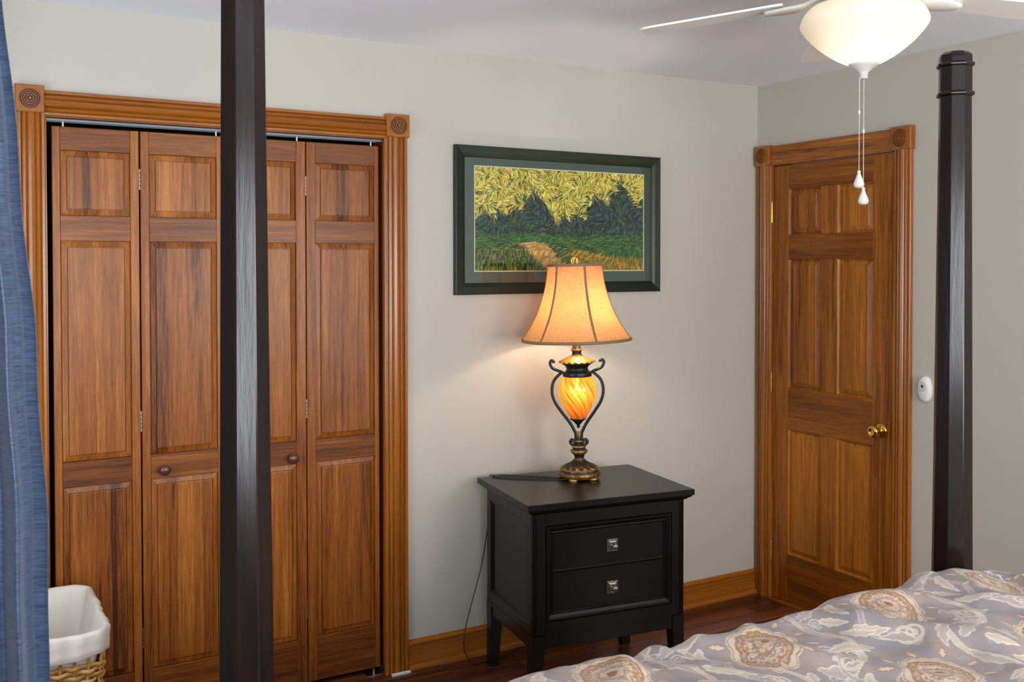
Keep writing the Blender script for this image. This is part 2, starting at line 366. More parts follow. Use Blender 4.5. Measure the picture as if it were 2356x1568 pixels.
for i, (x0, x1, sl, sr) in enumerate(leaves):
    d = thing('door_%d' % (i+1), ('leftmost closet door leaf, beside the blue curtain', 'second closet door leaf from the left, with a round knob',
              'third closet door leaf, just right of the near bed post, with a round knob', 'rightmost closet door leaf, beside the fluted casing')[i], kind='structure')
    board(FD, x0, x0+sl, .022, 2.045, -.03, 0, 'stile', wAz, d); board(FD, x1-sr, x1, .022, 2.045, -.03, 0, 'stile', wAz, d)
    for z1, z0 in ZR: board(FD, x0+sl, x1-sr, z0, z1, -.03, -.0004, 'rail', wAx, d)
    for z1, z0 in ((1.968, 1.752), (1.668, .932), (.847, .186)): raised(FD, x0+sl, x1-sr, z0, z1, d, wAp)
    if i in (1, 2):
        cx, cz = ((-2.753, .877), (-2.296, .872))[i-1]
        mb = MB(); lathe(mb, [(.0085, -.0004), (.0075, .006), (.009, .01), (.0165, .013), (.0195, .019), (.0185, .026), (.012, .031), (.004, .0325), (0, .0327)], 24, lambda x, y, h: FD(cx+x, cz+y, h), close=False)
        mb.build('knob', knobw, d)
    for px in ((x0+.035,) if i in (0,) else (x1-.03,)):
        mb = MB(); lathe(mb, [(.003, 2.045), (.003, 2.062)], 8, lambda x, y, h: Vector((px+x, .036+y, h))); mb.build('pivot_pin', white, d)
    if i in (0, 2):
        for z in (1.88, 1.05, .3):
            mb = MB()
            for q in range(5): lathe(mb, [(.0038, z-.035+q*.0145), (.0038, z-.0225+q*.0145)], 8, lambda x, y, h: Vector((x1+.0025+x, .0325+y, h)))
            mb.build('hinge', pewter, d)
tk = thing('closet_track', 'dark metal sliding track under the closet header', 'track', (cx0+.6, .022, 2.055))
mb = MB(); extrude(mb, lambda w, l, h: Vector((l-(cx0+.6), -.018+w, h-2.055)), [(0, 2.059), (0, 2.066), (.003, 2.0695), (.034, 2.0695), (.038, 2.067), (.038, 2.059), (.035, 2.059), (.035, 2.067), (.003, 2.067), (.003, 2.059)], cx0+.005, cx1-.005, None)
mb.build('channel', track, tk)
fb = thing('floor_bracket', 'small steel pivot bracket on the floor under the right closet leaf', 'bracket', (-1.975, .03, 0))
mb = MB(); mb.box((-.035, -.022, .0), (.03, .03, .003)); mb.box((.027, -.022, .003), (.03, .03, .03)); mb.build('plate', steel, fb)
mb = MB(); lathe(mb, [(.005, .003), (.005, .02)], 10); mb.build('pin', steel, fb)
mb = MB(); slab(mb, Fr((0, 0, 0), (1, 0, 0), (0, 1, 0), (0, 0, 1)), -1.925, -1.848, -.038, -.0265, 0, .008); tag(mb.build('shim', plastic), 'small white strip on the floor at the foot of the closet casing', 'strip')

# ------------------------------------------------------------------ six panel door
FDB = Fr((-.003, 0, 0), (0, -1, 0), (0, 0, 1), (-1, 0, 0))
d = thing('door_5', 'six panel oak door with brass knob', kind='structure')
A0, A1 = .1075, .7955; c = [.206, .400, .496, .690]; Z0, Z1 = .009, 2.047
board(FDB, A0, c[0], Z0, Z1, -.035, 0, 'stile', dz, d); board(FDB, c[3], A1, Z0, Z1, -.035, 0, 'stile', dz, d)
for z1, z0 in ((Z1, 1.937), (1.724, 1.611), (1.013, .817), (.234, Z0)): board(FDB, c[0], c[3], z0, z1, -.035, -.0005, 'rail', dy, d)
for z1, z0 in ((1.937, 1.724), (1.611, 1.013), (.817, .234)):
    board(FDB, c[1], c[2], z0, z1, -.035, -.0005, 'mullion', dz, d)
    for a0, a1 in ((c[0], c[1]), (c[2], c[3])):
        mb = MB(); loft_rect(mb, FDB, a0, a1, z0, z1, [(0, -.033), (0, -.004), (.003, -.0085), (.006, -.0105), (.008, -.0135), (.0095, -.0115), (.029, -.0045), (.030, -.0028)]); mb.build('raised_panel', dp, d)
mb = MB(); ka, kz = .737, .889
lathe(mb, [(.031, .0), (.031, .004), (.027, .009), (.016, .013), (.0115, .016), (.0105, .030), (.013, .035)], 32, lambda x, y, h: FDB(ka+x, kz+y, h), close=False)
rose = mb.build('rose', brass, d)
mb = MB(); lathe(mb, [(.012, .034), (.022, .040), (.0265, .048), (.0265, .056), (.022, .062), (.013, .064), (.011, .062), (.004, .0615), (0, .0615)], 32, lambda x, y, h: FDB(ka+x, kz+y, h), close=False)
mb.build('knob', brass, d)
mb = MB(); slab(mb, FDB, A1-.0015, A1+.0005, kz-.028, kz+.028, -.03, .0008, .0003); mb.build('strike_plate', brass, d)
for z in (1.832, 1.026, .229):
    mb = MB()
    for q in range(5): lathe(mb, [(.0055, z-.044+q*.018), (.0055, z-.0275+q*.018)], 12, lambda x, y, h: Vector((-.0085+x, -.1062+y, h)))
    lathe(mb, [(.0035, z-.05), (.0035, z+.05)], 8, lambda x, y, h: Vector((-.0085+x, -.1062+y, h))); mb.build('hinge', brass, d)

# ------------------------------------------------------------------ wall devices
ac, az = .952, 1.087
al = thing('alarm_sensor', 'white oval wall sensor with a dark round eye, right of the panel door', 'sensor', (0, -ac, az-.05))
L_ = lambda p: p-Vector((0, -ac, az-.05))
mb = MB(); lathe(mb, [(1.0, 0), (1.0, .01), (.95, .017), (.8, .021), (.4, .0225), (0, .023)], 40, lambda x, y, h: L_(FB(ac+x*.031, az+y*.052, h)), close=False); mb.build('housing', plastic, al)
mb = MB(); lathe(mb, [(.0205, .0215), (.0205, .0245), (.0185, .0255), (.0125, .0245), (.0105, .0252), (.0085, .0245), (0, .0245)], 32, lambda x, y, h: L_(FB(ac-.001+x, az+.012+y, h)), close=False); eye = mb.build('lens_ring', plain('grey_plastic', lin(206, 206, 204), .4), al)
mb = MB(); lathe(mb, [(.0052, .0246), (.0045, .0265), (0, .027)], 20, lambda x, y, h: L_(FB(ac-.001+x, az+.012+y, h)), close=False); mb.build('lens', plain('lens_dark', lin(30, 34, 38), .15), eye)
sw = thing('light_switch', 'pale switch plate on the wall beside the far bed post', 'light switch', (0, -1.035, 1.04))
L_ = lambda p: p-Vector((0, -1.035, 1.04))
mb = MB(); loft_rect(mb, Fr(L_(FB(1.0, 1.045)), (0, -1, 0), (0, 0, 1), (-1, 0, 0)), 0, .07, 0, .115, [(0, 0), (0, .003), (.003, .006)]); mb.build('plate', plain('plate', lin(200, 198, 190), .45), sw)
mb = MB(); loft_rect(mb, Fr(L_(FB(1.03, 1.09)), (0, -1, 0), (0, 0, 1), (-1, 0, 0)), 0, .01, 0, .024, [(0, .006), (.001, .014)]); mb.build('toggle', plastic, sw)

# ------------------------------------------------------------------ framed picture
pc = thing('framed_picture', 'wide dark green framed landscape print above the nightstand', 'picture', (-1.13, 0, 1.44))
O_ = Vector((-1.13, 0, 1.44)); FP = Fr(-O_, (1, 0, 0), (0, 0, 1), (0, -1, 0))
px0, px1, pz0, pz1 = -1.641, -.609, 1.466, 2.066
greenf = wood('green_frame', 'x', [lin(12, 20, 12), lin(22, 34, 22), lin(30, 46, 30), lin(52, 60, 34)], rough=.4, contrast=.6)
for nm, q in (('top', 0), ('bottom', 1), ('left', 2), ('right', 3)):
    prof = [(0, .0), (0, .022), (.004, .026), (.03, .021), (.043, .016), (.047, .010), (.047, 0)]; vs = []; n = len(prof)
    for ins, cc in prof:
        P = [FP(px0+ins, pz0+ins, cc), FP(px1-ins, pz0+ins, cc), FP(px1-ins, pz1-ins, cc), FP(px0+ins, pz1-ins, cc)]
        i0, i1 = {0: (3, 2), 1: (1, 0), 2: (0, 3), 3: (2, 1)}[q]; vs += [P[i0], P[i1]]
    fs = [(2*i, 2*i+1, 2*((i+1) % n)+1, 2*((i+1) % n)) for i in range(n)]+[tuple(2*i for i in range(n)), tuple(2*i+1 for i in range(n))[::-1]]
    MB().add(vs, fs).build('frame_rail', greenf, pc)
ix0, ix1, iz0, iz1 = -1.547, -.697, 1.562, 1.984
mb = MB(); ring_rect(mb, FP, px0+.044, px1-.044, pz0+.044, pz1-.044, [(0, .005), (0, .009), (ix0-px0-.044, .009), (ix0-px0-.044, .005)])
mb.build('mat_board', plain('green_mat', lin(62, 82, 72), .6), pc)
mb = MB(); ring_rect(mb, FP, ix0-.004, ix1+.004, iz0-.004, iz1+.004, [(0, .009), (0, .0096), (.004, .0096), (.004, .009)]); mb.build('inner_line', plain('cream_line', lin(220, 216, 190), .5), pc)
mb = MB(); loft_rect(mb, FP, px0+.01, px1-.01, pz0+.01, pz1-.01, [(0, .001), (0, .0045)]); mb.build('backing', dark, pc)
# print: a generic painted landscape in brush strokes, as a colour attribute
def grid_mesh(name, V, nu, nv, mat, parent, cols=None, smooth=True):
    me = bpy.data.meshes.new(name); me.vertices.add(nu*nv); me.vertices.foreach_set('co', V.reshape(-1).astype(np.float32))
    i = np.arange(nu*nv).reshape(nv, nu); q = np.stack([i[:-1, :-1], i[:-1, 1:], i[1:, 1:], i[1:, :-1]], -1).reshape(-1, 4)
    nf = len(q); me.loops.add(nf*4); me.loops.foreach_set('vertex_index', q.reshape(-1).astype(np.int32))
    me.polygons.add(nf); me.polygons.foreach_set('loop_start', np.arange(nf, dtype=np.int32)*4)
    me.polygons.foreach_set('use_smooth', np.full(nf, smooth)); me.update(calc_edges=True)
    if cols is not None:
        a = me.color_attributes.new('Col', 'FLOAT_COLOR', 'POINT')
        a.data.foreach_set('color', np.concatenate([cols.reshape(-1, 3), np.ones((nu*nv, 1))], 1).reshape(-1).astype(np.float32))
    me.materials.append(mat); o = bpy.data.objects.new(name, me); COL.objects.link(o)
    if parent: o.parent = parent
    return o
def slin(c): c = np.asarray(c, float)/255; return np.where(c <= .04045, c/12.92, ((c+.055)/1.055)**2.4)
NU, NV = 500, 250
img = np.zeros((NV, NU, 3)); yy, xx = np.mgrid[0:NV, 0:NU]; U = xx/NU; Vv = yy/NV      # V up
def skyline(u): return .52+.10*np.exp(-((u-.30)/.10)**2)+.08*np.exp(-((u-.16)/.06)**2)+.30*np.exp(-((u-.36)/.07)**4)*.5+.34*(1/(1+np.exp(-(u-.66)/.02)))*(.8+.2*np.sin(u*31))
def base_col(u, v):
    if v > skyline(u)+.035*math.sin(u*70+v*20)+.03*math.sin(u*23+1)+random.uniform(-.05, .05):
        k = random.random(); return [(232, 214, 92), (214, 200, 76), (240, 228, 140), (150, 162, 56), (226, 176, 34), (74, 100, 44), (40, 60, 34)][min(6, int(k**1.4*7))]
    if v > .36: return random.choice([(20, 48, 44), (26, 66, 52), (32, 60, 84), (14, 30, 32), (54, 98, 60), (44, 84, 104), (12, 24, 26), (96, 112, 50)])
    if v > .20+.08*math.sin(u*5): return random.choice([(30, 84, 44), (48, 106, 48), (70, 122, 44), (24, 64, 36), (96, 124, 46)])
    if abs(u-.42+.6*(v-.1)) < .07: return random.choice([(210, 160, 92), (196, 186, 96), (170, 118, 60)])
    if u > .55: return random.choice([(190, 150, 30), (150, 130, 34), (80, 100, 36), (206, 140, 40), (110, 108, 30)])
    return random.choice([(104, 120, 44), (70, 96, 40), (140, 146, 56), (40, 66, 34), (20, 44, 30)])
img[:] = (60, 80, 40)
for s in range(19000):
    u, v = random.random(), random.random(); c3 = base_col(u, v)
    sky = v > skyline(u)
    ang = (-.5+1.3*math.sin(u*13+v*9)+.8*math.sin(v*31-u*17)) if sky else (1.2+1.2*math.sin(u*17+v*11) if v > .36 else (.15 if v > .2 else 1.1+.6*math.sin(u*8)))
    if s < 2500: L, wd = 12, 5
    else: L, wd = random.uniform(4, 9), random.uniform(.7, 1.7)
    cx_, cy_ = u*NU, v*NV; x0 = int(max(0, cx_-L-1)); x1 = int(min(NU, cx_+L+2)); y0 = int(max(0, cy_-L-1)); y1 = int(min(NV, cy_+L+2))
    X = xx[y0:y1, x0:x1]-cx_; Y = yy[y0:y1, x0:x1]-cy_
    a_ = X*math.cos(ang)+Y*math.sin(ang); b_ = -X*math.sin(ang)+Y*math.cos(ang)+.012*a_*a_
    mk = ((a_/L)**2+(b_/wd)**2) < 1
    j = random.uniform(.8, 1.18); img[y0:y1, x0:x1][mk] = np.clip(np.array(c3)*j, 0, 255)
V = np.stack([ix0+U*(NU/(NU-1))*(ix1-ix0)-O_.x, np.full_like(U, -.0093), iz0+Vv*(NV/(NV-1))*(iz1-iz0)-O_.z], -1)
t = NT('print_paint'); at = t.n('ShaderNodeVertexColor', layer_name='Col'); t.l(at.outputs[0], t.b.inputs['Base Color']); t.b.inputs['Roughness'].default_value = .8; t.b.inputs['Specular IOR Level'].default_value = .1
grid_mesh('print', V, NU, NV, t.m, pc, slin(img), False)
# glazing
t = NT('picture_glass'); g1 = t.n('ShaderNodeBsdfTransparent'); g2 = t.n('ShaderNodeBsdfGlossy'); g2.inputs['Roughness'].default_value = .03
fr_ = t.n('ShaderNodeFresnel'); fr_.inputs[0].default_value = 1.45; mx = t.n('ShaderNodeMixShader')
t.l(fr_.outputs[0], mx.inputs[0]); t.l(g1.outputs[0], mx.inputs[1]); t.l(g2.outputs[0], mx.inputs[2]); t.l(mx.outputs[0], t.t.nodes['Material Output'].inputs[0])
mb = MB(); loft_rect(mb, FP, px0+.046, px1-.046, pz0+.046, pz1-.046, [(0, .0105), (0, .012)]); mb.build('glass', t.m, pc)

# ------------------------------------------------------------------ nightstand
NX, NY, NA, NW, ND, NH = -1.269, -.375, -.135, .686, .508, .74
ns = thing('nightstand', 'black two-drawer nightstand with tapered legs, under the lamp', 'nightstand', (NX, NY, 0), NA)
hw, hd = NW/2, ND/2; iw, idp = hw-.03, hd-.03
FT = Fr((0, 0, 0), (1, 0, 0), (0, 1, 0), (0, 0, 1))
mb = MB(); loft_rect(mb, FT, -hw, hw, -hd, hd, [(.0015, .7175), (0, .719), (0, .7375), (.002, .74)]); mb.build('tabletop', black, ns)
mb = MB(); loft_rect(mb, FT, -hw, hw, -hd, hd, [(.028, .698), (.024, .699), (.018, .705), (.0085, .711), (.006, .7175)]); mb.build('cornice', black, ns)
FN = Fr((0, -idp, 0), (1, 0, 0), (0, 0, 1), (0, -1, 0)); BZ = .262
# carcass: sides with inset panel, front frame, back
mb = MB()
loft_rect(mb, FN, -iw, -iw+.052, BZ, .698, [(0, -.02), (0, -.001), (.001, 0)]); loft_rect(mb, FN, iw-.052, iw, BZ, .698, [(0, -.02), (0, -.001), (.001, 0)])
loft_rect(mb, FN, -iw+.052, iw-.052, .654, .698, [(0, -.02), (0, 0)]); loft_rect(mb, FN, -iw+.052, iw-.052, BZ, .306, [(0, -.02), (0, 0)])
mb.box((-iw+.02, idp-.02, BZ), (iw-.02, idp, .698)); mb.box((-iw+.02, -idp+.02, BZ), (iw-.02, idp-.02, BZ+.015))
mb.build('carcass', black, ns)
for sgn in (-1, 1):
    FS = Fr((sgn*iw, 0, 0), (0, -sgn*-1 if sgn > 0 else -1, 0), (0, 0, 1), (sgn, 0, 0))
    if sgn > 0: FS = Fr((iw, 0, 0), (0, 1, 0), (0, 0, 1), (1, 0, 0))
    mb = MB(); ring_rect(mb, FS, -idp, idp, BZ, .698, [(0, -.02), (0, 0), (.036, 0), (.041, -.005), (.046, -.003), (.050, -.009), (.050, -.02)])
    mb.build('side_frame', black, ns)
    mb = MB(); loft_rect(mb, FS, -idp+.048, idp-.048, BZ+.048, .698-.048, [(0, -.018), (0, -.009)]); mb.build('side_panel', black, ns)
# drawers: each carries its share of the moulding
def drawer(z0, z1, top):
    dr_a, dr_b = -iw+.054, iw-.054
    mb = MB(); iz_ = .031
    a0, a1 = dr_a+iz_, dr_b-iz_; b0, b1 = (z0, z1-iz_) if top else (z0+iz_, z1)
    loft_rect(mb, FN, a0, a1, b0, b1, [(0, -.018), (0, -.0105), (.001, -.0095)])
    dr = mb.build('drawer', black, ns)
    P = [(0, -.002), (.003, .003), (.008, .003), (.012, -.001), (.022, -.006), (.026, -.0035), (.031, -.0095), (.031, -.018), (0, -.018)]
    mb = MB(); n = len(P); vs = []
    for ins, cc in P:
        if top: vs += [FN(dr_a+ins, z0, cc), FN(dr_a+ins, z1-ins, cc), FN(dr_b-ins, z1-ins, cc), FN(dr_b-ins, z0, cc)]
        else: vs += [FN(dr_b-ins, z1, cc), FN(dr_b-ins, z0+ins, cc), FN(dr_a+ins, z0+ins, cc), FN(dr_a+ins, z1, cc)]
    fs = []
    for i in range(n):
        j = (i+1) % n
        for k in range(3): fs.append((i*4+k, j*4+k, j*4+k+1, i*4+k+1))
    fs += [tuple(i*4 for i in range(n))[::-1], tuple(i*4+3 for i in range(n))]
    mb.add(vs, fs); mb.build('drawer_moulding', black, dr)
    if top: mb = MB(); extrude(mb, lambda w, l, h: FN(l, z0+w, h), [(.001, -.0098), (.001, -.0075), (.004, -.0072), (.007, -.0095), (.007, -.0098)], a0, a1, None); mb.build('drawer_lip', black, dr)
    kx, kz = .012, (z0+z1)/2+(-.012 if top else .006)
    mb = MB(); loft_rect(mb, FN, kx-.023, kx+.023, kz-.023, kz+.023, [(0, -.0093), (0, -.005), (.003, -.003), (.006, -.005), (.012, -.003)]); pl = mb.build('handle_plate', pewter, dr)
    mb = MB(); lathe(mb, [(.0105, -.004), (.009, .001), (.006, .004), (.0058, .010), (.0105, .013), (.0125, .018), (.011, .022), (.006, .0245), (0, .025)], 20, lambda x, y, h: FN(kx+x, kz+y, h), close=False); mb.build('handle', pewter, dr)
drawer(.481, .652, True); drawer(.308, .479, False)
# apron + legs
for sx, sy in ((-1, -1), (1, -1), (-1, 1), (1, 1)):
    X = sx*(iw+.0015); Y = sy*(idp+.0015); vs = []
    for z, w in ((.002, .036), (.19, .048), (.26, .050)):
        vs += [(X, Y, z), (X-sx*w, Y, z), (X-sx*w, Y-sy*w, z), (X, Y-sy*w, z)]
    fs = [(3, 2, 1, 0), (8, 9, 10, 11)]+[(i*4+k, i*4+(k+1) % 4, i*4+4+(k+1) % 4, i*4+4+k) for i in (0, 1) for k in range(4)]
    if sx*sy < 0: fs = [f[::-1] for f in fs]
    MB().add(vs, fs).build('leg', black, ns)
for nm, (x0, x1, y0, y1) in {'f': (-iw+.05, iw-.05, -idp+.002, -idp+.02), 'b': (-iw+.05, iw-.05, idp-.02, idp-.002), 'l': (-iw+.002, -iw+.02, -idp+.05, idp-.05), 'r': (iw-.02, iw-.002, -idp+.05, idp-.05)}.items():
    mb = MB(); mb.box((x0, y0, .212), (x1, y1, .262))
    o_ = .003
    if nm == 'f': mb.box((x0, y0-o_, .246), (x1, y0, .262))
    if nm == 'l': mb.box((x0-o_, y0, .246), (x0, y1, .262))
    mb.build('apron', black, ns)

# ------------------------------------------------------------------ table lamp
LX, LY = -1.224, -.285; LZ = NH
lp = thing('table_lamp', 'lit bronze table lamp with amber glass urn and bell shade, on the nightstand', 'lamp', (LX, LY, LZ), -YAW)
tilt = Matrix.Rotation(R(-1.4), 4, 'Y')     # leans a little to the left seen from the bed
def LT(x, y, h): return tilt @ Vector((x, y, h))
k_ = .00172
def pf(lst): return [(r*k_, (1110-y)*k_) for r, y in lst]
# foot
mb = MB(); lathe(mb, pf([(44, 1107), (48, 1103), (49.5, 1099), (48, 1094), (44, 1091), (45, 1088), (41, 1086)]), 48, LT, close=True)
for a in range(5):
    th = 2*PI*a/5+.5; c_ = Vector((math.cos(th), math.sin(th), 0))*.068
    lathe(mb, [(.017, 0.0), (.0185, .003), (.016, .008), (.01, .01)], 12, lambda x, y, h: LT(c_.x+x, c_.y+y, h+.0005), close=True)
mb.build('foot', bronze, lp)
def twist(prof, n, amp, tw):
    hs = [h for r, h in prof]; h0, h1 = min(hs), max(hs)
    return lambda t, i: 1+amp*(abs(math.sin(n/2*(t+tw*(prof[i][1]-h0)/(h1-h0+1e-9))))*2-1)
P = pf([(41, 1087), (38, 1084), (33, 1080.5), (26, 1077), (20, 1074), (15, 1070.5), (12, 1066.5)]); mb = MB(); lathe(mb, P, 120, LT, twist(P, 14, .11, 1.0)); mb.build('leaf_base', bronze, lp)
mb = MB(); lathe(mb, pf([(12, 1068), (11, 1062), (13, 1056), (18, 1052), (20.5, 1048), (19, 1044.5), (14.5, 1043), (15, 1040.5), (16.8, 1037.5), (15, 1034.5), (10, 1033), (9, 1029), (12, 1026), (12, 1024), (8, 1021), (6.5, 1015), (6.8, 1006), (5, 1003.5), (0, 1003)]), 32, LT); mb.build('stem', bronze, lp)
def PX(x, y): return LT((x-425)/4.61*k_, 0, (1110-(790+y/4.61))*k_)
for s in (-1, 1):
    arm = [(-34, 1075), (-30, 1020), (-42, 975), (-95, 880), (-175, 770), (-240, 670), (-270, 580), (-268, 490), (-240, 420), (-185, 365), (-165, 352)]
    mb = MB(); tube(mb, catmull([PX(425+(-s)*x*-1*-1 if False else 425+s*(-x), y) for x, y in arm], 6), .0062, 10)
    hook = [(-150, 350), (-185, 335), (-220, 322), (-262, 300), (-284, 262), (-284, 235), (-268, 218), (-250, 226), (-246, 246)]
    tube(mb, catmull([PX(425+s*(-x), y) for x, y in hook], 6), [.0058]*24+[.0058+.00002*i for i in range(25)], 10)
    scr = [(-34, 1060), (-40, 1105), (-62, 1122), (-86, 1108), (-90, 1084), (-74, 1070), (-60, 1080), (-62, 1096)]
    tube(mb, catmull([PX(425+s*(-x), y) for x, y in scr], 6), [.0056]*20+[.0056+.0001*i for i in range(23)], 10)
    mb.build('scroll_arm', darkbronze, lp)
mb = MB(); lathe(mb, pf([(26, 876.5), (33, 875), (34, 872), (33, 869.5), (34, 867.5), (32, 865), (27, 862), (25, 857), (27, 852), (33, 847), (38, 843.5), (39, 841.5)]), 48, LT); mb.build('collar', darkbronze, lp)
P = pf([(41, 842.5), (41, 840.5), (36, 838), (28, 834), (20, 829.5), (14, 827)]); mb = MB(); lathe(mb, P, 120, LT, twist(P, 18, .05, .9)); mb.build('leaf_cap', gold, lp)
mb = MB(); lathe(mb, pf([(12, 827.5), (13, 826), (12, 824.5), (10.5, 823), (11, 817), (13.5, 815), (13.5, 812.5), (10, 811), (9.5, 803), (6, 800), (6, 770)]), 28, LT); mb.build('neck', bronze, lp)
# amber glass with swirl, lit by the small bulb inside
t = NT('amber_glass'); tc = t.n('ShaderNodeTexCoord')
sp = t.n('ShaderNodeSeparateXYZ'); t.l(tc.outputs['Object'], sp.inputs[0])
ang = t.math('ARCTAN2', sp.outputs[1], sp.outputs[0]); ph = t.math('ADD', t.math('MULTIPLY', ang, 1.0), t.math('MULTIPLY', sp.outputs[2], 9.0))
cb = t.n('ShaderNodeCombineXYZ'); t.l(t.math('MULTIPLY', t.math('SINE', ph), 4.0), cb.inputs[0]); t.l(t.math('MULTIPLY', t.math('COSINE', ph), 4.0), cb.inputs[1]); t.l(t.math('MULTIPLY', sp.outputs[2], 6.0), cb.inputs[2])
nz = t.n('ShaderNodeTexNoise', i_Scale=1.6, i_Detail=4.0); t.l(cb.outputs[0], nz.inputs['Vector'])
c = t.ramp(nz.outputs[0], [(.32, lin(96, 48, 8)), (.45, lin(188, 108, 34)), (.66, lin(212, 138, 58))])
tl = t.n('ShaderNodeBsdfTranslucent'); t.l(c, tl.inputs[0]); tp = t.n('ShaderNodeBsdfTransparent'); t.l(c, tp.inputs[0])
df = t.n('ShaderNodeBsdfDiffuse'); t.l(c, df.inputs[0]); gl = t.n('ShaderNodeBsdfGlossy', i_Roughness=.12)
def mixs(f, a, b):
    x = t.n('ShaderNodeMixShader'); x.inputs[0].default_value = f; t.l(a, x.inputs[1]); t.l(b, x.inputs[2]); return x.outputs[0]
o1 = mixs(.32, tl.outputs[0], df.outputs[0]); o1 = mixs(.20, o1, tp.outputs[0]); o1 = mixs(.05, o1, gl.outputs[0])
t.l(o1, t.t.nodes['Material Output'].inputs[0])
P = pf([(32, 875), (37, 882), (41.5, 891), (43.5, 901), (43.5, 910), (42, 921), (39, 932), (34.5, 943), (29, 953), (24, 961), (20, 968), (17.5, 973)])
mb = MB(); lathe(mb, P, 48, LT, close=False); mb.build('glass_urn', t.m, lp)
mb = MB(); lathe(mb, pf([(17, 971), (18.5, 972), (17, 975), (12, 978), (9, 982), (5, 986), (3, 989), (4, 991.5), (3, 994), (0, 995.5)]), 24, LT, lambda t_, i: 1+.10*math.sin(6*t_)); mb.build('glass_finial', darkbronze, lp)
def emat(name, col, st):
    t = NT(name); e = t.n('ShaderNodeEmission'); e.inputs[0].default_value = col; e.inputs[1].default_value = st
    t.l(e.outputs[0], t.t.nodes['Material Output'].inputs[0]); return t.m
mb = MB(); bz = (1110-908)*k_
lathe(mb, [(0, bz-.018), (.012, bz-.014), (.0165, bz-.002), (.012, bz+.012), (.005, bz+.022), (.005, bz+.05)], 16, LT, close=False); mb.build('small_bulb', emat('bulb_glow', (1, .85, .6, 1), 60), lp)
Mlp = Matrix.Translation((LX, LY, LZ)) @ Matrix.Rotation(-YAW, 4, 'Z')
# shade
t = NT('shade_fabric'); tc = t.n('ShaderNodeTexCoord')
nz = t.n('ShaderNodeTexNoise', i_Scale=260.0, i_Detail=3.0); mp = t.n('ShaderNodeMapping'); mp.inputs['Scale'].default_value = (1, 1, .35); t.l(tc.outputs['Object'], mp.inputs[0]); t.l(mp.outputs[0], nz.inputs['Vector'])
vo = t.n('ShaderNodeTexVoronoi', i_Scale=62.0); t.l(tc.outputs['Object'], vo.inputs['Vector'])
spk = t.ramp(vo.outputs['Distance'], [(.08, (.30, .17, .08, 1)), (.13, (1, 1, 1, 1))])
wn = t.n('ShaderNodeSeparateColor'); t.l(vo.outputs['Color'], wn.inputs[0]); keep = t.math('GREATER_THAN', wn.outputs[0], .55)
c = t.ramp(nz.outputs[0], [(.3, lin(204, 166, 122)), (.7, lin(228, 194, 152))]); c = t.mix(keep, c, t.mix(1.0, c, spk, 'MULTIPLY'))
tl = t.n('ShaderNodeBsdfTranslucent'); t.l(c, tl.inputs[0]); df = t.n('ShaderNodeBsdfDiffuse'); t.l(c, df.inputs[0])
t.l(mixs(.42, tl.outputs[0], df.outputs[0]), t.t.nodes['Material Output'].inputs[0]); shade = t.m
band = plain('shade_trim', lin(140, 112, 80), .7)
SP = [(62.5, 618), (65, 640), (69, 665), (74, 685), (81, 707), (89, 728), (98, 746), (108, 763), (118, 778), (127, 790)]
SP = pf(SP); nseg = 96
off = R(-90+17)   # rib phase so that ribs sit where the photo shows them
def hexr(t_, i):
    a = (t_-off) % (PI/3); a = abs(a-PI/6); return 1-.022*(math.cos(a*3))
SF = lambda x, y, h: LT(x, y, h)
def smoothprof(P, k=4):
    v = catmull([(r, 0, h) for r, h in P], k); return [(p.x, p.z) for p in v]
SPs = smoothprof(SP); mb = MB(); lathe(mb, SPs, nseg, SF, hexr, close=False)
lathe(mb, [(r-.0012, h) for r, h in SPs][::-1], nseg, SF, hexr, close=False); sh = mb.build('shade', shade, lp)
for a in range(6):
    th = off+a*PI/3; vs = []; fs = []
    for i, (r, h) in enumerate(SPs):
        rr = r*(hexr(th, 0))+.0012; wd = .0048
        for dx, dr in ((-wd, -.0006), (-wd*.5, .001), (wd*.5, .001), (wd, -.0006)):
            vs.append(LT((rr+dr)*math.cos(th)-dx*math.sin(th), (rr+dr)*math.sin(th)+dx*math.cos(th), h))
    for i in range(len(SPs)-1):
        for k in range(3): fs.append((i*4+k, i*4+k+1, i*4+5+k, i*4+4+k))
    MB().add(vs, fs, True).build('rib_trim', band, sh)
for (r, h) in ((SP[0][0], SP[0][1]), (SP[-1][0], SP[-1][1])):
    hh = .0055; mb = MB()
    lathe(mb, [(r-.003, h-hh), (r+.002, h-hh), (r+.0032, h-hh*.3), (r+.0032, h+hh*.3), (r+.001, h+hh), (r-.003, h+hh), (r-.003, h-hh)], nseg, SF, hexr, close=False); mb.build('rim_trim', band, sh)
# spider, harp top and finial
mb = MB(); zt = SP[0][1]-.012
for a in range(3):
    th = a*2*PI/3+.4; tube(mb, [LT(0, 0, zt+.006), LT(.1*math.cos(th), .1*math.sin(th), zt+.004)], .0015, 6)
tube(mb, catmull([LT(.009, 0, .52), LT(.05, 0, .60), LT(.058, 0, .68), LT(.03, 0, .80), LT(0, 0, zt), LT(-.03, 0, .80), LT(-.058, 0, .68), LT(-.05, 0, .60), LT(-.009, 0, .52)], 6), .0015, 6)
mb.build('harp', brass, lp)
mb = MB(); zc = zt+.022; lathe(mb, [(.004, zt), (.004, zt+.008), (.007, zt+.01), (.003, zt+.013)], 12, LT)
tube(mb, [LT(.013*math.cos(a*PI/8), 0, zc+.006+.013*math.sin(a*PI/8)) for a in range(16)], .0032, 8, closed=True)
tube(mb, [LT(.002+.006*math.cos(a*PI/8), .003, zc+.006+.013*math.sin(a*PI/8)) for a in range(16)], .002, 8, closed=True)
mb.build('finial', brass, lp)
mb = MB(); lathe(mb, [(.0125, .50), (.0125, .545)], 16, LT); mb.build('socket', brass, lp)
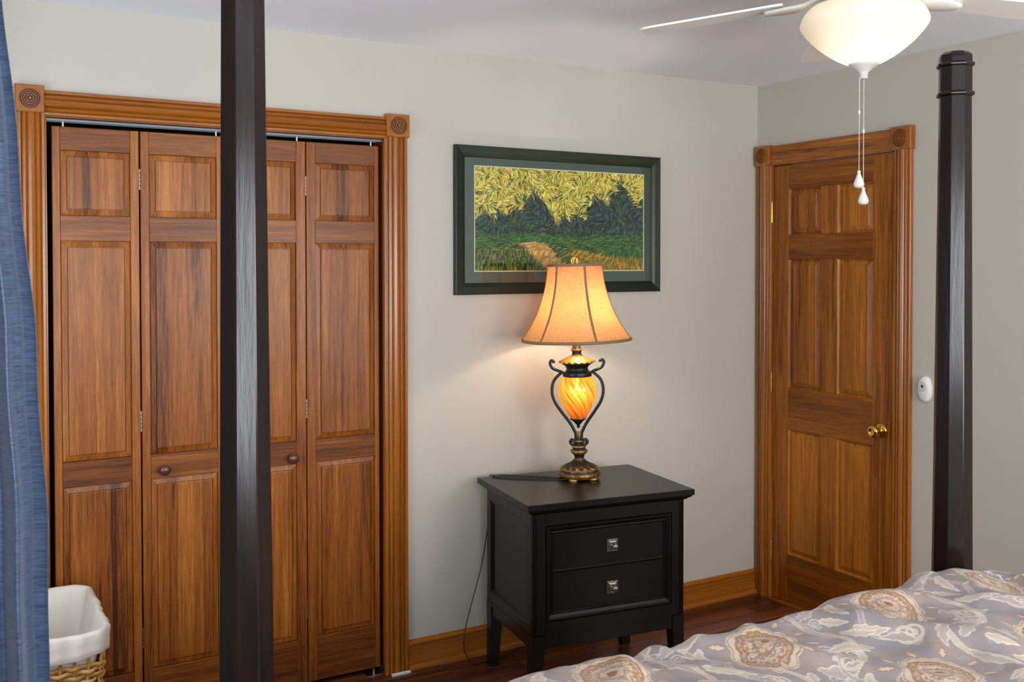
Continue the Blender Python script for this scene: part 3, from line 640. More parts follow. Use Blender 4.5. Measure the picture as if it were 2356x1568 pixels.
mb = MB(); lathe(mb, [(.012, .545), (.016, .56), (.028, .59), (.029, .61), (.02, .632), (0, .64)], 20, LT, close=False); mb.build('bulb', emat('bulb_glow_main', (1, .82, .55, 1), 25), lp)
l1 = point('lamp_light', Mlp @ LT(.022, -.02, .655), 6.6, (1, .85, .68), .03)
l2 = point('urn_light', Mlp @ LT(.0, -.046, bz), .36, (1, .76, .48), .008)
# cord over the top and down behind the nightstand
zc = .743
cord = [(-1.300, -.300, zc), (-1.36, -.262, zc), (-1.43, -.205, zc), (-1.49, -.150, zc), (-1.515, -.105, zc), (-1.500, -.085, zc), (-1.455, -.110, zc), (-1.40, -.165, zc), (-1.35, -.205, zc), (-1.31, -.245, zc), (-1.290, -.262, zc)]
cord1 = [Mlp.inverted() @ Vector(p) for p in cord]
cord2 = [(-1.512, -.10, zc), (-1.512, -.07, .741), (-1.505, -.045, .70), (-1.505, -.04, .55), (-1.530, -.04, .40), (-1.555, -.045, .32), (-1.60, -.06, .21), (-1.628, -.07, .13), (-1.635, -.08, .06), (-1.61, -.10, .008), (-1.57, -.10, .005), (-1.48, -.09, .004), (-1.40, -.06, .004), (-1.33, -.05, .01)]
cord2 = [Mlp.inverted() @ Vector(p) for p in cord2]
mb = MB(); tube(mb, catmull(cord1, 6), .0022, 8); tube(mb, catmull(cord2, 6), .0022, 8); mb.build('power_cord', rubber, lp)

# ------------------------------------------------------------------ four poster bed
P1 = Vector((-3.015, -1.990, 0)); P2 = Vector((-1.186, -1.931, 0)); BANG = math.atan2(P2.y-P1.y, P2.x-P1.x); BL = (P2-P1).length
bed = thing('four_poster_bed', 'dark espresso four-poster bed with tall octagonal tapered posts', 'bed', P1, BANG)
def oct_ring(F_, phi, z, ch=.0016):
    Rv = F_/2/math.cos(PI/8); pts = []
    V8 = [Vector((Rv*math.cos(phi+PI/8+k*PI/4), Rv*math.sin(phi+PI/8+k*PI/4), z)) for k in range(8)]
    for k in range(8):
        a, b, c = V8[k-1], V8[k], V8[(k+1) % 8]
        for q in (a, c): pts.append(b+(q-b).normalized()*ch)
    return pts
def post(x, y, phi, ks=1.0):
    prof = [(.104*ks, 0.001), (.104*ks, .25), (.097*ks, .60), (.0735*ks+(2.02-.85)*.0158, .85), (.0735*ks, 2.018)]
    mb = MB(); vs = []; fs = []
    for F_, z in prof: vs += oct_ring(F_, phi, z)
    for i in range(len(prof)-1):
        for k in range(16): fs.append((i*16+k, i*16+(k+1) % 16, (i+1)*16+(k+1) % 16, (i+1)*16+k))
    fs.append(tuple(range(16))[::-1]); mb.add([Vector((x, y, 0))+v for v in vs], fs)
    vs = []; fs = []; caps = [(.0735, 2.018), (.0755, 2.0185), (.0755, 2.112), (.0735, 2.119), (.060, 2.126), (.030, 2.1295)]
    for F_, z in [(a*ks, b) for a, b in caps]: vs += oct_ring(F_, phi, z)
    for i in range(len(caps)-1):
        for k in range(16): fs.append((i*16+k, i*16+(k+1) % 16, (i+1)*16+(k+1) % 16, (i+1)*16+k))
    fs.append(tuple(range(80, 96))); mb.add([Vector((x, y, 0))+v for v in vs], fs); p = mb.build('post', espresso, bed)
    for zc_ in (2.020, 2.094):
        mb = MB(); vs = []; fs = []; n = 8
        for k in range(n+1):
            a = -PI/2+PI*k/n; vs += oct_ring(.0755*ks+.011*math.cos(a), phi, zc_+.0062*math.sin(a), .001)
        for i in range(n):
            for k in range(16): fs.append((i*16+k, i*16+(k+1) % 16, (i+1)*16+(k+1) % 16, (i+1)*16+k))
        mb.add([Vector((x, y, 0))+v for v in vs], fs, False); mb.build('collar', espresso, p)
post(0, 0, R(-90-12)-BANG, .885); post(BL, 0, -BANG)
post(0, -2.16, -BANG); post(BL, -2.16, -BANG)
for (x0, x1, y0, y1, z0, z1) in ((.045, BL-.045, -.014, .014, .30, .62), (.045, BL-.045, -2.175, -2.145, .30, 1.1)):
    mb = MB(); mb.box((x0, y0, z0), (x1, y1, z1)); mb.build('rail', espresso, bed)
for x in (0, BL): mb = MB(); mb.box((x-.014, -2.115, .30), (x+.014, -.045, .50)); mb.build('side_rail', espresso, bed)
mb = MB(); mb.box((.014, -2.14, .32), (BL-.014, -.02, .36)); mb.build('slat_base', espresso, bed)
mt = thing('mattress', 'thick mattress on the four-poster bed, under the comforter', 'mattress', P1, BANG)
mb = MB()
def rrect(x0, x1, y0, y1, r, z, k=5):
    o = []
    for cx_, cy_, a in ((x1-r, y0+r, -PI/2), (x1-r, y1-r, 0), (x0+r, y1-r, PI/2), (x0+r, y0+r, PI)):
        for i in range(k+1): t_ = a+PI/2*i/k; o.append(Vector((cx_+r*math.cos(t_), cy_+r*math.sin(t_), z)))
    return o
def mring(mb, rings, smooth=True):
    n = len(rings[0]); vs = [v for r in rings for v in r]
    fs = [(i*n+k, i*n+(k+1) % n, (i+1)*n+(k+1) % n, (i+1)*n+k) for i in range(len(rings)-1) for k in range(n)]
    fs += [tuple(range(n))[::-1], tuple(range((len(rings)-1)*n, len(rings)*n))]; return mb.add(vs, fs, smooth)
MR = lambda e, z: rrect(.07+e, BL-.07-e, -2.12+e, -.075-e, .07, z)
mring(mb, [MR(.03, .362), MR(0, .39), MR(0, .66), MR(.03, .69)], False); mb.build('mattress_body', plain('ticking', lin(215, 212, 205), .8), mt)

# comforter: a draped sheet, pattern printed as a colour attribute
ZT = [(-.6, .79), (0, .80), (.22, .83), (.35, .866), (.447, .874), (.569, .872), (.65, .862), (.70, .862), (.72, .870), (.76, .866), (.819, .858), (.9, .852), (.959, .852), (1.08, .860), (1.162, .866),
      (1.272, .868), (1.403, .867), (1.511, .859), (1.575, .866), (1.641, .866), (1.76, .856), (2.4, .84)]
def vnoise(x, y, seed):
    r = np.random.RandomState(seed); G = r.rand(64, 64); xi = np.floor(x).astype(int); yi = np.floor(y).astype(int)
    fx = x-xi; fy = y-yi; fx = fx*fx*(3-2*fx); fy = fy*fy*(3-2*fy)
    g = lambda a, b: G[a % 64, b % 64]
    return (g(xi, yi)*(1-fx)+g(xi+1, yi)*fx)*(1-fy)+(g(xi, yi+1)*(1-fx)+g(xi+1, yi+1)*fx)*fy
su = np.concatenate([np.linspace(-.50, .15, 40)[:-1], np.arange(.15, 1.96, .0022), np.linspace(1.97, 2.35, 30)])
tu = np.concatenate([np.linspace(-.36, -.12, 20)[:-1], np.arange(-.12, .64, .0022), np.linspace(.65, 2.05, 90)])
SU, TU = np.meshgrid(su, tu)
r0 = .075
def roll(u, edge, sgn):          # arc-length u past edge -> (position, drop)
    d = (u-edge)*sgn+r0; q = np.clip(d, 0, r0*PI/2)
    pos = np.where(d <= 0, u, edge+sgn*(-r0+r0*np.sin(q/r0))); drop = np.where(d <= 0, 0, r0*(1-np.cos(q/r0)))+np.clip(d-r0*PI/2, 0, None)
    return pos, drop
sp_, d1 = roll(SU, BL+.055, 1); s2, d2 = roll(SU, -.055, -1); Sx = np.where(SU > 1, sp_, s2); dS = np.where(SU > 1, d1, d2)
Ty, dT = roll(TU, .052, -1)
# keep clear of the two foot posts: the corners are pulled inside them
cl = np.clip(1-(Ty-.05)/.10, 0, 1); cl = cl*cl*(3-2*cl)
Sx = np.where(Sx > BL-.06, BL-.06+(Sx-(BL-.06))*(1-cl), Sx); Sx = np.where(Sx < .06, .06+(Sx-.06)*(1-cl), Sx)
Zt = np.interp(Sx, [a for a, b in ZT], [b for a, b in ZT])
fade = np.clip(Ty/.5, 0, 1)
folds = np.zeros_like(Sx)
def ridge(s0, t0, s1, t1, w, h):
    dx, dy_ = s1-s0, t1-t0; L2 = dx*dx+dy_*dy_; q = np.clip(((SU-s0)*dx+(TU-t0)*dy_)/L2, 0, 1)
    dist = np.hypot(SU-s0-q*dx, TU-t0-q*dy_); return h*np.exp(-(dist/w)**2)*np.sin(PI*np.clip(q*.96+.04, 0, 1))**.5
for a in ((.735, .0, .80, .22, .022, .016), (.70, .10, .50, .30, .03, .014), (.56, -.02, .66, .2, .03, .012), (1.50, .0, 1.62, .10, .018, .008), (1.38, .0, 1.20, .12, .02, .007),
          (1.1, .05, 1.45, .55, .035, .012), (.85, .04, 1.15, .5, .03, .013), (.62, .22, .95, .55, .03, .012), (1.05, -.02, .98, .14, .02, .008), (1.30, .10, 1.72, .35, .035, .010),
          (.9, .0, .86, .12, .018, .007), (.3, .0, .5, .3, .04, .015), (1.5, .3, 1.7, .6, .04, .012), (.45, .1, .75, .5, .035, .013)): folds += ridge(*a)
folds *= 1.35; folds += (vnoise(SU*8+TU*5, TU*9-SU*4, 3)-.5)*.030+(vnoise(SU*16+TU*9, TU*14, 5)-.5)*.008+(vnoise(SU*34-TU*20, TU*30+SU*9, 6)-.5)*.0035
folds *= np.clip(.22+TU/.16, .10, 1)
wav = .012*np.sin(SU*26+3*np.sin(SU*7))*np.clip(dT/.2, 0, 1)+.012*np.sin(TU*24)*np.clip(dS/.2, 0, 1)
Z = Zt+folds-.03*fade-np.minimum(np.hypot(dS, dT) if False else np.maximum(dS, dT)+.3*np.minimum(dS, dT), .42)
Vc = np.stack([Sx+np.where(dS > .1, np.sign(SU-.8)*wav, 0), -(Ty-np.where(dT > .1, wav, 0)), Z], -1)
# ---- damask pattern (albedo, plus painted sparkle)
def sd_seg(px, py, ax, ay, bx, by):
    dx, dy_ = bx-ax, by-ay; q = np.clip(((px-ax)*dx+(py-ay)*dy_)/(dx*dx+dy_*dy_), 0, 1); return np.hypot(px-ax-q*dx, py-ay-q*dy_), q
TW, TH = .372, .50; RES = .0011
gx, gy = np.meshgrid(np.arange(0, TW, RES), np.arange(0, TH, RES))
tile = np.zeros(gx.shape+(3,)); wn1 = vnoise(gx*30, gy*30, 8)
BASE = np.array([146, 137, 139.]); TAUPE = np.array([162, 144, 132.]); CREAM = np.array([198, 183, 166.]); PALE = np.array([172, 159, 153.]); TAN = np.array([158, 104, 60.]); WH = np.array([226, 218, 208.])
tile[:] = BASE; k2 = np.clip((wn1-.4)*3, 0, 1)[..., None]; tile = tile*(1-k2*.5)+TAUPE*k2*.5
def wrapd(cx_, cy_):
    dx = (gx-cx_+TW/2) % TW-TW/2; dy_ = (gy-cy_+TH/2) % TH-TH/2; return dx, dy_
def paint(mask, col, a=1.0):
    global tile
    mm = np.clip(mask, 0, 1)[..., None]*a; tile = tile*(1-mm)+np.asarray(col, float)*mm
def aa(d, w=RES): return np.clip(.5-d/w, 0, 1)
def leaf(cx_, cy_, ang, L, wd, fill=CREAM, edge=WH, vein=True, a=1.0):
    dx, dy_ = wrapd(cx_, cy_); wob = .004*np.sin(dx*90)+.003*np.sin(dy_*140)
    u = dx*math.cos(ang)+dy_*math.sin(ang); v = -dx*math.sin(ang)+dy_*math.cos(ang)+6*u*u*(1 if L > .03 else 0)
    q = np.clip((u+L)/(2*L), 0, 1); half = wd*np.sin(PI*q**.7)*(1+.18*np.sin(q*22)); d = np.abs(v)-half
    d = np.where((u < -L) | (u > L), .02, d); paint(aa(d), fill, a); paint(aa(np.abs(d)-.0011), edge, a*.8)
    if vein: paint(aa(np.abs(v)-.0009)*(np.abs(u) < L*.75), TAUPE, .8); paint(aa(np.abs(np.sin((u+np.abs(v))*420))*.004-.0012)*(d < -.003), PALE, .5)
def spiral(cx_, cy_, r0_, turns, rot, wd, col=CREAM, mir=1):
    dx, dy_ = wrapd(cx_, cy_); th = (np.arctan2(dy_, dx)*mir-rot) % (2*PI); rr = np.hypot(dx, dy_); b = r0_/turns
    best = np.full_like(rr, 9.)
    for k in range(int(turns)+2):
        rad = b*(th/(2*PI)+k); best = np.where(rad <= r0_*1.02, np.minimum(best, np.abs(rr-rad)), best)
    paint(aa(best-wd*(.5+rr/r0_*.7)), col); paint(aa(np.abs(best-wd*(.5+rr/r0_*.7))-.0007), WH, .6)
def vine(pts, wd, col=CREAM, edge=WH):
    P = catmull([(a, b, 0) for a, b in pts], 8); best = np.full(gx.shape, 9.)
    for ox in (-TW, 0, TW):
        for oy in (-TH, 0, TH):
            for i in range(len(P)-1):
                if -.1 < P[i].x+ox < TW+.1 and -.1 < P[i].y+oy < TH+.1:
                    d_, q_ = sd_seg(gx, gy, P[i].x+ox, P[i].y+oy, P[i+1].x+ox, P[i+1].y+oy)
                    best = np.minimum(best, d_-wd*(.6+.5*math.sin(i/len(P)*PI)))
    paint(aa(best), col, .85); paint(aa(np.abs(best)-.0008), edge, .7)
def medallion(cx_, cy_, Rr, ang, sx=.78):
    dx, dy_ = wrapd(cx_, cy_); u = dx*math.cos(ang)+dy_*math.sin(ang); v = (-dx*math.sin(ang)+dy_*math.cos(ang))/sx
    rr = np.hypot(u, v); th = np.arctan2(v, u); drop = (1+.26*np.cos(th))*(1+.16*(vnoise(np.cos(th)*2+5, np.sin(th)*2+5+cx_*40, 17)-.5)+.05*np.sin(3*th+1))
    for f, n, a, col, ed in ((1.0, 14, .10, CREAM, WH), (.80, 16, .07, PALE, TAN), (.66, 12, .08, CREAM, TAN), (.46, 10, .12, TAUPE, WH), (.33, 8, .14, CREAM, TAN), (.16, 6, .15, TAN, WH)):
        lim = Rr*f*drop*(1+a*np.abs(np.sin(n/2*th))-a/2); d = rr-lim; paint(aa(d, .0015), col); paint(aa(np.abs(d+.0015)-.0011), ed, .85); paint(aa(np.abs(d+.0045)-.0016)*(f > .5), TAN, .85)
    beads = np.cos(th*26)*.5+.5; paint(aa(np.abs(rr-Rr*.56*drop)-.003)*(beads > .5), TAN, .8); paint(aa(np.abs(rr-Rr*.40*drop)-.0018)*(beads < .4), WH, .8)
    rad = np.sin(th*34)*.5+.5; paint((rr < Rr*.80*drop)*(rr > Rr*.68*drop)*(rad > .6), TAN, .45)
    hk = (vnoise(u*330+9, v*330+7, 4) > .62)*(rr < Rr*.6*drop)*(rr > Rr*.2); paint(hk*1., TAN, .5)
MC = [(.224, .055+.13), (.224-TW/2, .055+.13+TH/2)]
for k in range(46):
    x_, y_ = rng.rand()*TW, rng.rand()*TH; q = rng.rand()
    if q < .35: spiral(x_, y_, .012+.012*rng.rand(), 2, rng.rand()*6, .0014, PALE, 1 if rng.rand() < .5 else -1)
    else: leaf(x_, y_, rng.rand()*6.3, .014+.022*rng.rand(), .004+.007*rng.rand(), (158, 147, 145) if q < .8 else (150, 133, 120), PALE, q > .6, .8)
for (a, b) in MC:
    vine([(a+.11, b-.20), (a+.15, b-.12), (a+.13, b-.03), (a+.165, b+.06), (a+.12, b+.14), (a+.05, b+.17), (a-.02, b+.20)], .007)
    vine([(a-.09, b-.16), (a-.14, b-.09), (a-.11, b), (a-.15, b+.07), (a-.10, b+.13)], .005, PALE)
    spiral(a+.115, b+.115, .028, 2, .5, .003); spiral(a-.115, b-.105, .026, 2, 2.2, .003, mir=-1); spiral(a+.10, b-.125, .022, 2, 3.6, .0026)
    spiral(a-.10, b+.12, .024, 2, 5.0, .0026, mir=-1)
    for q, (x_, y_, an, L_2, w_) in enumerate(((.14, .02, 1.2, .045, .014), (-.135, -.03, 1.9, .042, .013), (.05, .155, .3, .05, .015), (-.06, -.16, 3.4, .05, .014), (.13, -.08, 2.5, .035, .011), (-.14, .07, .8, .036, .012), (.0, .19, -.4, .036, .011), (.02, -.19, .6, .036, .012), (.165, .10, .2, .03, .009), (-.03, .15, 2.2, .03, .010), (.07, -.14, 4.0, .034, .011), (-.17, .0, 1.0, .03, .010))):
        leaf(a+x_, b+y_, an, L_2, w_, CREAM if q % 2 else PALE)
    medallion(a, b, .088, 2.3)
    for an in np.arange(0, 2*PI, PI/5): leaf(a+.108*math.cos(an)*.95, b+.108*math.sin(an)*.8, an, .017, .006, CREAM, TAN, False)
# faint woven diagonal hatch
tile *= (1+.035*np.sin((gx+gy)*1500)[..., None])
tu_ = SU-.0; tv_ = TU-.0
du = .006*(vnoise(SU*9, TU*9, 21)-.5); dv = .006*(vnoise(SU*9+5, TU*9, 22)-.5)
ii = (((tu_+du+.007) % TW)/RES).astype(int) % gx.shape[1]; jj = (((tv_+dv) % TH)/RES).astype(int) % gx.shape[0]
cc = tile[jj, ii]
# metallic-thread sparkle painted into the colour: white flecks near the far right corner
for k in range(46):
    a_, b_ = 1.66+rng.rand()*.17, .06+rng.rand()*.14; an = rng.rand()*PI; L2 = .004+rng.rand()*.007
    u = (SU-a_)*math.cos(an)+(TU-b_)*math.sin(an); v = -(SU-a_)*math.sin(an)+(TU-b_)*math.cos(an); cc[((u/L2)**2+(v/.0022)**2) < 1] = (238, 234, 228)
t = NT('damask'); at = t.n('ShaderNodeVertexColor', layer_name='Col'); t.l(at.outputs[0], t.b.inputs['Base Color'])
t.b.inputs['Roughness'].default_value = .42; t.b.inputs['Sheen Weight'].default_value = .08; t.b.inputs['Specular IOR Level'].default_value = .35
tc = t.n('ShaderNodeTexCoord'); nz = t.n('ShaderNodeTexNoise', i_Scale=500.0, i_Detail=2.0); t.l(tc.outputs['Object'], nz.inputs['Vector'])
sepc = t.n('ShaderNodeRGBToBW'); t.l(at.outputs[0], sepc.inputs[0]); t.bump(t.math('ADD', t.math('MULTIPLY', nz.outputs[0], .5), t.math('MULTIPLY', sepc.outputs[0], 2.0)), .35, .0012)
cf = thing('comforter', 'silvery lavender damask comforter with cream and tan scrollwork on the bed', 'comforter', P1, BANG)
grid_mesh('cover', Vc, len(su), len(tu), t.m, cf, slin(cc), True)

# ------------------------------------------------------------------ ceiling fan
fan = thing('ceiling_fan', 'white ceiling fan with a lit frosted glass bowl and pull chains', 'ceiling fan', (FAN.x, FAN.y, H), 0)
FZ = lambda x, y, h: Vector((x, y, h-H))
mb = MB(); lathe(mb, [(.07, 2.4395), (.075, 2.435), (.075, 2.425), (.06, 2.42), (.115, 2.412), (.125, 2.40), (.125, 2.35), (.11, 2.335), (.085, 2.33), (.08, 2.318)], 48, FZ); mb.build('motor_housing', white, fan)
mb = MB(); lathe(mb, [(.075, 2.322), (.09, 2.318), (.10, 2.31), (.10, 2.302), (.12, 2.298), (.122, 2.292)], 48, FZ); mb.build('light_fitter', white, fan)
t = NT('frosted_bowl'); tl = t.n('ShaderNodeBsdfTranslucent'); tl.inputs[0].default_value = lin(250, 244, 232)
df = t.n('ShaderNodeBsdfDiffuse'); df.inputs[0].default_value = lin(244, 240, 232); gl = t.n('ShaderNodeBsdfGlossy', i_Roughness=.3)
t.l(mixs(.04, mixs(.5, tl.outputs[0], df.outputs[0]), gl.outputs[0]), t.t.nodes['Material Output'].inputs[0])
bp_ = smoothprof([(.118, 2.302), (.145, 2.292), (.161, 2.275), (.1695, 2.254), (.166, 2.240), (.152, 2.221), (.134, 2.201), (.110, 2.180), (.085, 2.162), (.060, 2.147), (.040, 2.139), (.012, 2.137)])
mb = MB(); lathe(mb, bp_, 64, FZ, close=False); lathe(mb, [(max(r-.003, .001), h+.003) for r, h in bp_][::-1], 64, FZ, close=False); mb.build('light_bowl', t.m, fan)
mb = MB(); lathe(mb, [(0, 2.15), (.034, 2.147), (.0405, 2.144), (.0405, 2.139), (.034, 2.133), (.024, 2.127), (.0185, 2.121), (.0125, 2.117), (.0125, 2.113), (.011, 2.112), (.011, 2.1005), (.008, 2.099), (0, 2.099)], 32, FZ, close=False); mb.build('bowl_finial', white, fan)
lat = Vector((rt0.x, rt0.y, 0)); fwd = Vector((math.sin(YAW), math.cos(YAW), 0))
for q, (off_l, zend) in enumerate(((-.0115, 1.846), (.0008, 1.800))):
    mb = MB(); n = int((2.10-zend)/.0042); o_ = lat*off_l
    for i in range(n):
        z = 2.10-i*.0042; r = .0021
        mb.add([o_+FZ(0, 0, z+r), o_+FZ(r, 0, z), o_+FZ(0, r, z), o_+FZ(-r, 0, z), o_+FZ(0, -r, z), o_+FZ(0, 0, z-r)], [(0, 1, 2), (0, 2, 3), (0, 3, 4), (0, 4, 1), (5, 2, 1), (5, 3, 2), (5, 4, 3), (5, 1, 4)], True)
    tube(mb, [o_+FZ(0, 0, 2.102), o_+FZ(0, 0, zend)], .0006, 5)
    zc_ = (2.007, 1.955)[q]; lathe(mb, [(0, zc_-.007), (.003, zc_-.004), (.003, zc_+.004), (0, zc_+.007)], 10, lambda x, y, h: o_+FZ(x, y, h), close=False)
    ch = mb.build('pull_chain', white, fan)
    mb = MB(); lathe(mb, [(0, zend+.002), (.004, zend+.001), (.0045, zend-.004), (.0038, zend-.006), (.0075, zend-.017), (.0125, zend-.029), (.0145, zend-.037), (.0125, zend-.044), (.007, zend-.047), (0, zend-.0475)], 20, lambda x, y, h: o_+FZ(x, y, h), close=False); mb.build('pull_knob', white, ch)
def blade_mesh():
    mb = MB(); out = []
    for r, w in ((.215, .050), (.235, .054), (.40, .060), (.54, .0655), (.59, .066), (.608, .062), (.618, .052)): out.append((r, w))
    top = [(r, w) for r, w in out]; pts = [(r, -w) for r, w in top]+[(r, w) for r, w in top[::-1]]; n = len(pts)
    vs = [(a, b, .003) for a, b in pts]+[(a, b, -.003) for a, b in pts]
    fs = [tuple(range(n)), tuple(range(2*n-1, n-1, -1))]+[(i, n+i, n+(i+1) % n, (i+1) % n) for i in range(n)]; return mb.add(vs, fs)
for a in (71, -6, -88, -160, 143):
    dr_ = fwd*math.cos(R(a))-lat*math.sin(R(a)); az_ = math.atan2(dr_.y, dr_.x)
    M = Matrix.Rotation(az_, 4, 'Z') @ Matrix.Translation((0, 0, 2.335-H)) @ Matrix.Rotation(R(5.6), 4, 'Y') @ Matrix.Rotation(R(-5), 4, 'X')
    blade_mesh().build('blade', white, fan, M)
    mb = MB(); pts = catmull([(.09, 0, .012), (.13, 0, .004), (.17, 0, -.008), (.215, 0, -.010), (.27, 0, -.008)], 6); vs = []; n = len(pts)
    for i, p in enumerate(pts):
        q = i/(n-1); w = .016+.030*math.sin(PI*min(1, max(0, (q-.35)/.65)))**.8; th = .007
        vs += [p+Vector((0, -w, 0)), p+Vector((0, -w*.8, -th)), p+Vector((0, w*.8, -th)), p+Vector((0, w, 0)), p+Vector((0, w*.7, th*.6)), p+Vector((0, -w*.7, th*.6))]
    fs = [(i*6+k, i*6+(k+1) % 6, (i+1)*6+(k+1) % 6, (i+1)*6+k) for i in range(n-1) for k in range(6)]+[(5, 4, 3, 2, 1, 0), tuple((n-1)*6+k for k in range(6))]
    mb.add(vs, fs, True); mb.build('blade_arm', white, fan, M)
for k in range(3):
    th = k*2*PI/3+.4
    c_ = Vector((.07*math.cos(th), .07*math.sin(th), 0))
    mb = MB(); lathe(mb, [(.012, 2.30), (.012, 2.275), (.018, 2.265), (.026, 2.24), (.024, 2.22), (.012, 2.208), (0, 2.205)], 16, lambda x, y, h: c_+FZ(x, y, h), close=False)
    mb.build('bulb', emat('fan_bulb_glow', (1, .95, .86, 1), .5), fan)
    point('fan_light', (FAN.x+c_.x*.6, FAN.y+c_.y*.6, 2.215), .55, (1, .96, .90), .05)

# ------------------------------------------------------------------ curtain
t = NT('blue_silk'); tc = t.n('ShaderNodeTexCoord'); mp = t.n('ShaderNodeMapping'); mp.inputs['Scale'].default_value = (30, 30, 320); t.l(tc.outputs['Object'], mp.inputs[0])
nz = t.n('ShaderNodeTexNoise', i_Scale=1.0, i_Detail=4.0, i_Roughness=.6); t.l(mp.outputs[0], nz.inputs['Vector'])
c = t.ramp(nz.outputs[0], [(.3, lin(58, 73, 102)), (.7, lin(98, 118, 152))])
tl = t.n('ShaderNodeBsdfTranslucent'); t.l(c, tl.inputs[0]); t.l(c, t.b.inputs['Base Color']); t.b.inputs['Roughness'].default_value = .34; t.b.inputs['Sheen Weight'].default_value = .3
bm_ = t.n('ShaderNodeBump'); bm_.inputs['Strength'].default_value = .3; bm_.inputs['Distance'].default_value = .001; t.l(nz.outputs[0], bm_.inputs['Height']); t.l(bm_.outputs[0], t.b.inputs['Normal'])
t.l(mixs(.16, t.b.outputs[0], tl.outputs[0]), t.t.nodes['Material Output'].inputs[0])
cur = thing('curtain', 'blue silk curtain hanging at the left edge of the room', 'curtain', (-3.5, -1.7, 0))
nu_, nv_ = 260, 120
def edge_x(z): return np.interp(z, [0, .876, 1.152, 1.486, 1.67, 1.887, 2.03, 2.3], [-3.268, -3.271, -3.274, -3.285, -3.303, -3.321, -3.334, -3.345])
pp = np.linspace(0, 1, nu_); zz = np.linspace(.02, 2.28, nv_); PPp, ZZ = np.meshgrid(pp, zz)
ex_ = edge_x(ZZ)
# front face sweeps from the wall side to the free edge with small folds, then turns back into the gathered depth
q = np.clip(PPp/.5, 0, 1); fx = (-3.60)+(ex_+3.60)*q
amp = .034*(.5+.6*(2.28-ZZ)/2.28)+.004*np.sin(ZZ*3)
fy = -1.72+.05*q+amp*(np.sin(q*34+.5*np.sin(ZZ*1.7)+.25*ZZ)+.35*np.sin(q*71+1+.6*ZZ))
q2 = np.clip((PPp-.5)/.5, 0, 1); bx = ex_-.09*(1-np.cos(q2*2*PI*3))*.9; by = -1.67+.45*q2
Xc = np.where(PPp < .5, fx, bx); Yc = np.where(PPp < .5, fy, by+(fy[:, nu_//2-1][:, None]+1.67)*(1-q2))
Xc = Xc+.0015*np.sin(ZZ*19+PPp*9)+.0025*np.sin(ZZ*7.3)*q; Yc = Yc+.004*vnoise(ZZ*9, PPp*24, 31)
grid_mesh('drape', np.stack([Xc+3.5, Yc+1.7, ZZ], -1), nu_, nv_, t.m, cur)
rod = thing('curtain_rod', 'dark curtain rod on the left wall', 'curtain rod', (-3.5, -1.0, 2.3))
mb = MB(); tube(mb, [Vector((0, -.85, 0)), Vector((0, .8, 0))], .012, 12); mb.build('rod', espresso, rod)
for y_ in (-.6, .7): mb = MB(); mb.box((-.18, y_-.01, -.01), (.0, y_+.01, -.002)); mb.build('bracket', espresso, rod)

# ------------------------------------------------------------------ wicker basket with cloth liner
bx0, bx1, by0, by1, bh = -3.45, -3.012, -.575, -.10, .555
bc = Vector(((bx0+bx1)/2, (by0+by1)/2, 0)); hbx, hby = (bx1-bx0)/2, (by1-by0)/2
bk = thing('laundry_basket', 'woven wicker hamper with a white cloth liner, beside the curtain', 'basket', bc)
def brect(ins, z, r=.045, k=6):
    tp_ = .045*(1-z/bh); return rrect(-hbx+tp_+ins, hbx-tp_-ins, -hby+tp_+ins, hby-tp_-ins, r, z, k)
wick = wood('wicker', 'x', [lin(120, 78, 34), lin(172, 122, 60), lin(200, 152, 84), lin(226, 188, 124)], rough=.5, vary=.5, coat=.1)
def resample(P, n):
    P = P+[P[0]]; L = [0]
    for i in range(1, len(P)): L.append(L[-1]+(P[i]-P[i-1]).length)
    out = []; j = 0
    for i in range(n):
        s = L[-1]*i/n
        while L[j+1] < s: j += 1
        f = (s-L[j])/(L[j+1]-L[j]); out.append(P[j].lerp(P[j+1], f))
    return out
NS = 44; nr = 32
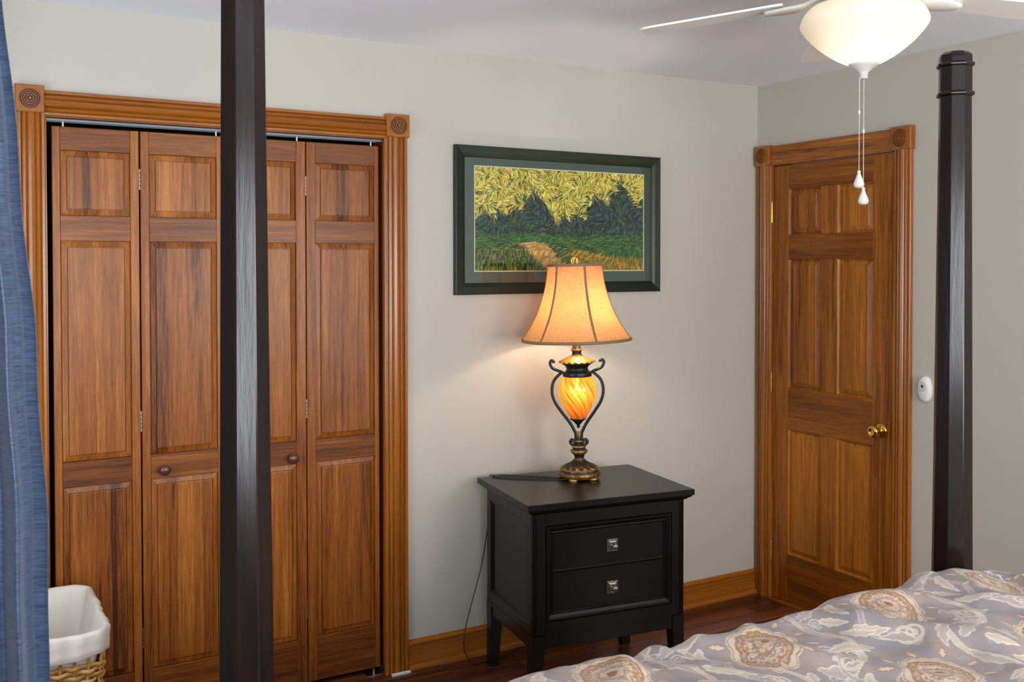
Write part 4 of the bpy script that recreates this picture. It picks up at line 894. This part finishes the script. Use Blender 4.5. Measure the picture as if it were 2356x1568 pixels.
for i in range(nr):
    z = .012+i*.0145; P = resample(brect(.008, z), NS*6); out = []
    for j, p in enumerate(P):
        a_, b_ = P[j-1], P[(j+1) % len(P)]; nrm = (b_-a_).cross(Vector((0, 0, 1))).normalized()
        out.append(p+nrm*.006*math.cos(PI*(j/6)+PI*(i % 2))+Vector((0, 0, .0015*math.sin(j*.9+i))))
    mb = MB(); n = len(out); vs = []; fs = []
    for j, p in enumerate(out):
        a_, b_ = out[j-1], out[(j+1) % n]; nrm = (b_-a_).cross(Vector((0, 0, 1))).normalized()
        for k in range(6): th = 2*PI*k/6; vs.append(p+nrm*.003*math.cos(th)+Vector((0, 0, .0066*math.sin(th))))
    fs = [(j*6+k, j*6+(k+1) % 6, ((j+1) % n)*6+(k+1) % 6, ((j+1) % n)*6+k) for j in range(n) for k in range(6)]
    mb.add(vs, fs, True); mb.build('wicker_strand', wick, bk)
lo = resample(brect(.008, .004), NS); hi = resample(brect(.008, bh-.02), NS)
for j in range(NS): mb = MB(); tube(mb, [lo[j], hi[j]], .0042, 6); mb.build('stake', wick, bk)
mb = MB(); mring(mb, [rrect(-hbx+.05, hbx-.05, -hby+.05, hby-.05, .03, .004), rrect(-hbx+.05, hbx-.05, -hby+.05, hby-.05, .03, .012)]); mb.build('base', wick, bk)
cloth = plain('cotton', lin(208, 199, 188), .8, bump=(35, .35, .006))
prof = [(-.008, .484), (-.013, .487), (-.011, .505), (-.009, .53), (-.010, .550), (-.006, .558), (.001, .561), (.007, .558), (.011, .550), (.016, .50), (.03, .35), (.045, .15), (.055, .03)]
rings = []; n = 300
for pi_, (ins, z) in enumerate(prof):
    base_ = resample(brect(.006, min(z, bh), .05), n); out = []
    for j, p in enumerate(base_):
        a_, b_ = base_[j-1], base_[(j+1) % n]; nrm = (b_-a_).cross(Vector((0, 0, 1))).normalized()
        th = 2*PI*j/n; pk = .0022*math.sin(31*th+z*9)*(1 if pi_ < 5 else .5)+.0018*math.sin(11*th+2)
        zz_ = .007*math.sin(5*th+1)+.003*math.sin(14*th) if pi_ < 3 else .003*math.sin(7*th)
        out.append(Vector((p.x, p.y, z+zz_))+nrm*(-ins+pk))
    rings.append(out)
mb = MB(); vs = [v for r in rings for v in r]
fs = [(i*n+k, i*n+(k+1) % n, (i+1)*n+(k+1) % n, (i+1)*n+k) for i in range(len(rings)-1) for k in range(n)]+[tuple((len(rings)-1)*n+k for k in range(n))]
mb.add(vs, fs, True); mb.build('cloth_liner', cloth, bk)
